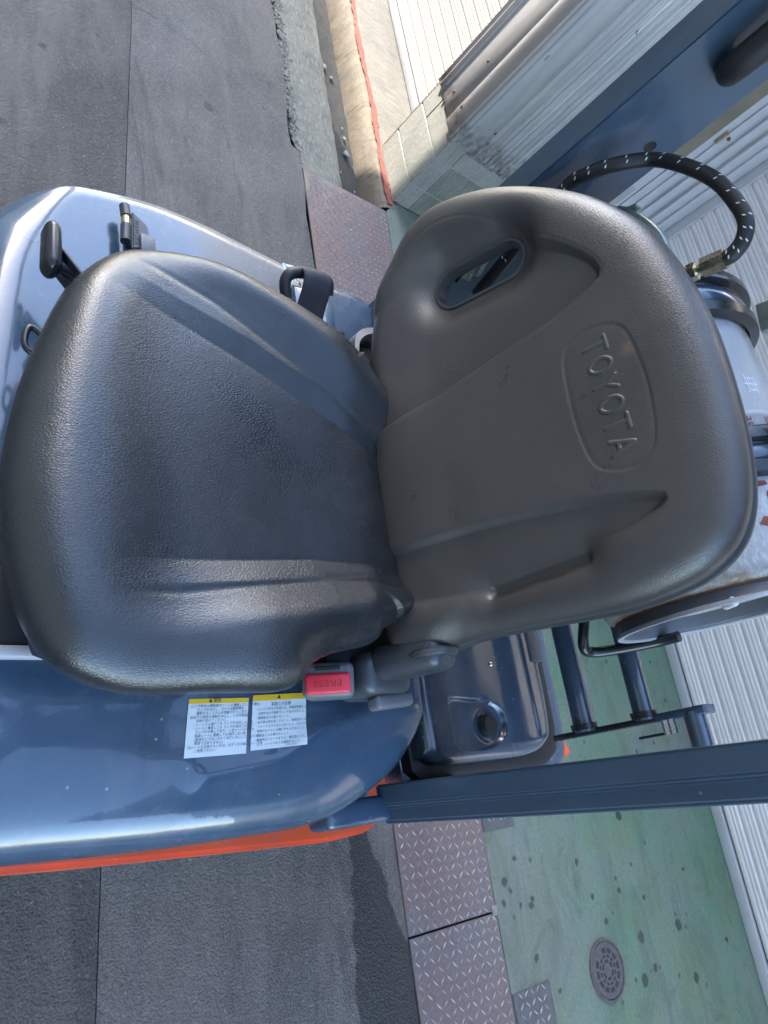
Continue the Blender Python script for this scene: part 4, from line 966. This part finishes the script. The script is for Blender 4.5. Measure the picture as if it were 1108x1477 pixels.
for (x0, x1) in ((-.752, -.668), (-.462, -.385)):
    m_ = (x0+x1)/2; w2 = (x1-x0)/2; r0 = TR if x0 > -.6 else TR+.002
    bnd = lathe_x('strap_band', [(x0, r0+.001), (x0, r0+.020), (x0+.006, r0+.023), (x0+.020, r0+.023), (x0+.023, r0+.010), (x0+.027, r0+.008), (x1-.027, r0+.008), (x1-.023, r0+.010), (x1-.020, r0+.020), (x1-.004, r0+.018), (x1, r0+.001)], 'blkg', tank, 96)
    lathe_x('strap_insert', [(x0+.026, r0+.009), (x0+.030, r0+.0125), (x1-.030, r0+.0125), (x1-.026, r0+.009)], 'deck', tank, 96)
obox('strap_clamp', (-.655, 1.245, 1.555), (.050, .055, .050), rotM('Y', 10), 'zinc', tank, .003)
# painted characters on the cylinder, wrapped round it
def wrap(x, ang, r=TR+.0007):
    def f(q):
        a = math.radians(ang)+q[1]/TR; return np.array([x+q[0], TC[0]-(r+q[2])*math.cos(a), TC[1]+(r+q[2])*math.sin(a)])
    return f
for (s, x, ang, sz, mt) in (('車', -.545, 76, .036, 'white'), ('器', -.478, 63, .030, 'reda'), ('容', -.480, 80, .030, 'reda')):
    V, F = text_mesh(s, sz, 'CENTER', 0); fw = wrap(x, ang); mesh('painted_character', [fw(q) for q in V], F, mt, tank, sm=0)
V = []; F = []
for (x, a0, ln, wd_) in ((-.375, 58, .030, .006), (-.355, 61, .012, .009), (-.315, 56, .034, .011), (-.365, 66, .008, .006), (-.372, 72, .014, .005)):
    k = len(V)
    for u, v_ in ((-1, -.4), (.2, -1), (1, -.1), (.6, .9), (-.7, .7)): V.append(wrap(x, a0)(np.array([u*wd_*.8, v_*ln*.5, 0])))
    F.append((k, k+1, k+2, k+3, k+4))
for q in range(len(F)): mesh('red_paint_mark', V[q*5:q*5+5], [(0, 1, 2, 3, 4)], 'reda', tank, sm=0)
# valve guard arch and fittings at the left end
tube('valve_guard', [(-.93, 1.10, 1.36), (-.915, 1.10, 1.42), (-.872, 1.10, 1.450), (-.822, 1.10, 1.468), (-.788, 1.10, 1.462), (-.76, 1.11, 1.42)], .013, 'zinc', tank, 14)
obox('valve_lug', (-.905, 1.10, 1.445), (.006, .018, .03), rotM('Y', 20), 'zinc', tank, .002)
# what shows through the hand hole: bent steel bracket and hose end
obox('valve_bracket', (-.940, .975, 1.178), (.060, .008, .040), rotM('Y', 48), 'zinc', tank, .003)
obox('valve_bracket', (-.921, .968, 1.205), (.050, .010, .034), rotM('Y', 60), 'zinc', tank, .010, 4)
obox('valve_bracket', (-.948, .972, 1.225), (.030, .012, .030), rotM('Y', 20), 'zinc', tank, .003)
obox('valve_nut', (-.962, .980, 1.140), (.020, .018, .030), rotM('Y', -30), 'brass', tank, .004)
tube('valve_pipe', [(-.965, .985, 1.13), (-.955, .985, 1.07)], .007, 'chrome', tank, 12, 1)
tank.rotation_euler.z = math.radians(TYAW)

# hose with white dashes
hose = empty('gas_hose', (-.80, 1.0, 1.5), 'thick black rubber hose with white dashes looping over the backrest to a brass coupling', 'hose')
hp0 = [(-.885, .985, 1.15), (-.905, .985, 1.22), (-.945, .993, 1.31), (-.966, 1.0, 1.385), (-.935, 1.0, 1.455), (-.895, 1.0, 1.517), (-.845, 1.0, 1.570), (-.790, 1.005, 1.607), (-.740, 1.01, 1.620), (-.698, 1.02, 1.605), (-.678, 1.03, 1.578), (-.678, 1.04, 1.545), (-.690, 1.05, 1.512)]
HRr = .0118
hp = [(-.885, .985, 1.15), (-.905, .985, 1.22), (-.925, .975, 1.32), (-.937, .97, 1.397), (-.928, .97, 1.437), (-.919, .985, 1.479), (-.911, 1.02, 1.521), (-.862, 1.02, 1.561), (-.803, 1.02, 1.594), (-.748, 1.02, 1.609), (-.707, 1.02, 1.612), (-.682, 1.02, 1.600), (-.671, 1.02, 1.581), (-.672, 1.02, 1.566)]
o, HP = tube('hose_body', hp, HRr, 'blk', hose, 20, 12)
cen = HP
def frames(P):
    out = []; nrm = None
    for i in range(len(P)):
        tg_ = P[min(i+1, len(P)-1)]-P[max(i-1, 0)]; tg_ /= np.linalg.norm(tg_)
        ref = np.array([0, 0, 1.85])-P[i]; ref -= ref.dot(tg_)*tg_
        # print line runs along the outer side that faces the operator
        ref = np.array([.25, -.75, .6])-np.array([.25, -.75, .6]).dot(tg_)*tg_
        ref /= np.linalg.norm(ref); out.append((tg_, ref, np.cross(tg_, ref)))
    return out
FR = frames(HP); V = []; F = []
step = 6
for i in range(14, len(HP)-3, step+1):
    for sgn in (-.28, .42):
        tg_, nn_, bb = FR[i]; dirn = nn_*math.cos(sgn)+bb*math.sin(sgn); c_ = HP[i]+dirn*(HRr+.0004); s1 = tg_*.0012+np.cross(dirn, tg_)*.0004; s2 = np.cross(dirn, tg_)*.0022+tg_*.0009
        k = len(V); V += [c_-s1-s2, c_+s1-s2, c_+s1+s2, c_-s1+s2]; V += [v_+dirn*.0006 for v_ in V[k:k+4]]
        F += [(k+4, k+5, k+6, k+7), (k, k+1, k+5, k+4), (k+1, k+2, k+6, k+5), (k+2, k+3, k+7, k+6), (k+3, k, k+4, k+7)]
for q in range(len(V)//8): mesh('white_dash', V[q*8:q*8+8], [tuple(i-q*8 for i in f) for f in F[q*5:q*5+5]], 'white', hose, sm=0)
e0 = np.array(hp[-1]); e1 = np.array([-.684, 1.02, 1.508]); dv = (e1-e0)/np.linalg.norm(e1-e0)
e1 = e0+dv*.085
def seg(name, a, b, r, mat, n=6): tube(name, [tuple(e0+dv*a), tuple(e0+dv*b)], r, mat, hose, n, 1)
seg('ferrule', -.004, .030, .0155, 'brass', 8); seg('coupling_neck', .030, .040, .008, 'chrome', 16); seg('hex_nut', .040, .054, .0140, 'brass', 6); seg('coupling_ring', .054, .058, .016, 'chrome', 20); seg('coupling_end', .058, .080, .0125, 'brass', 8)
bpy.context.view_layer.update()
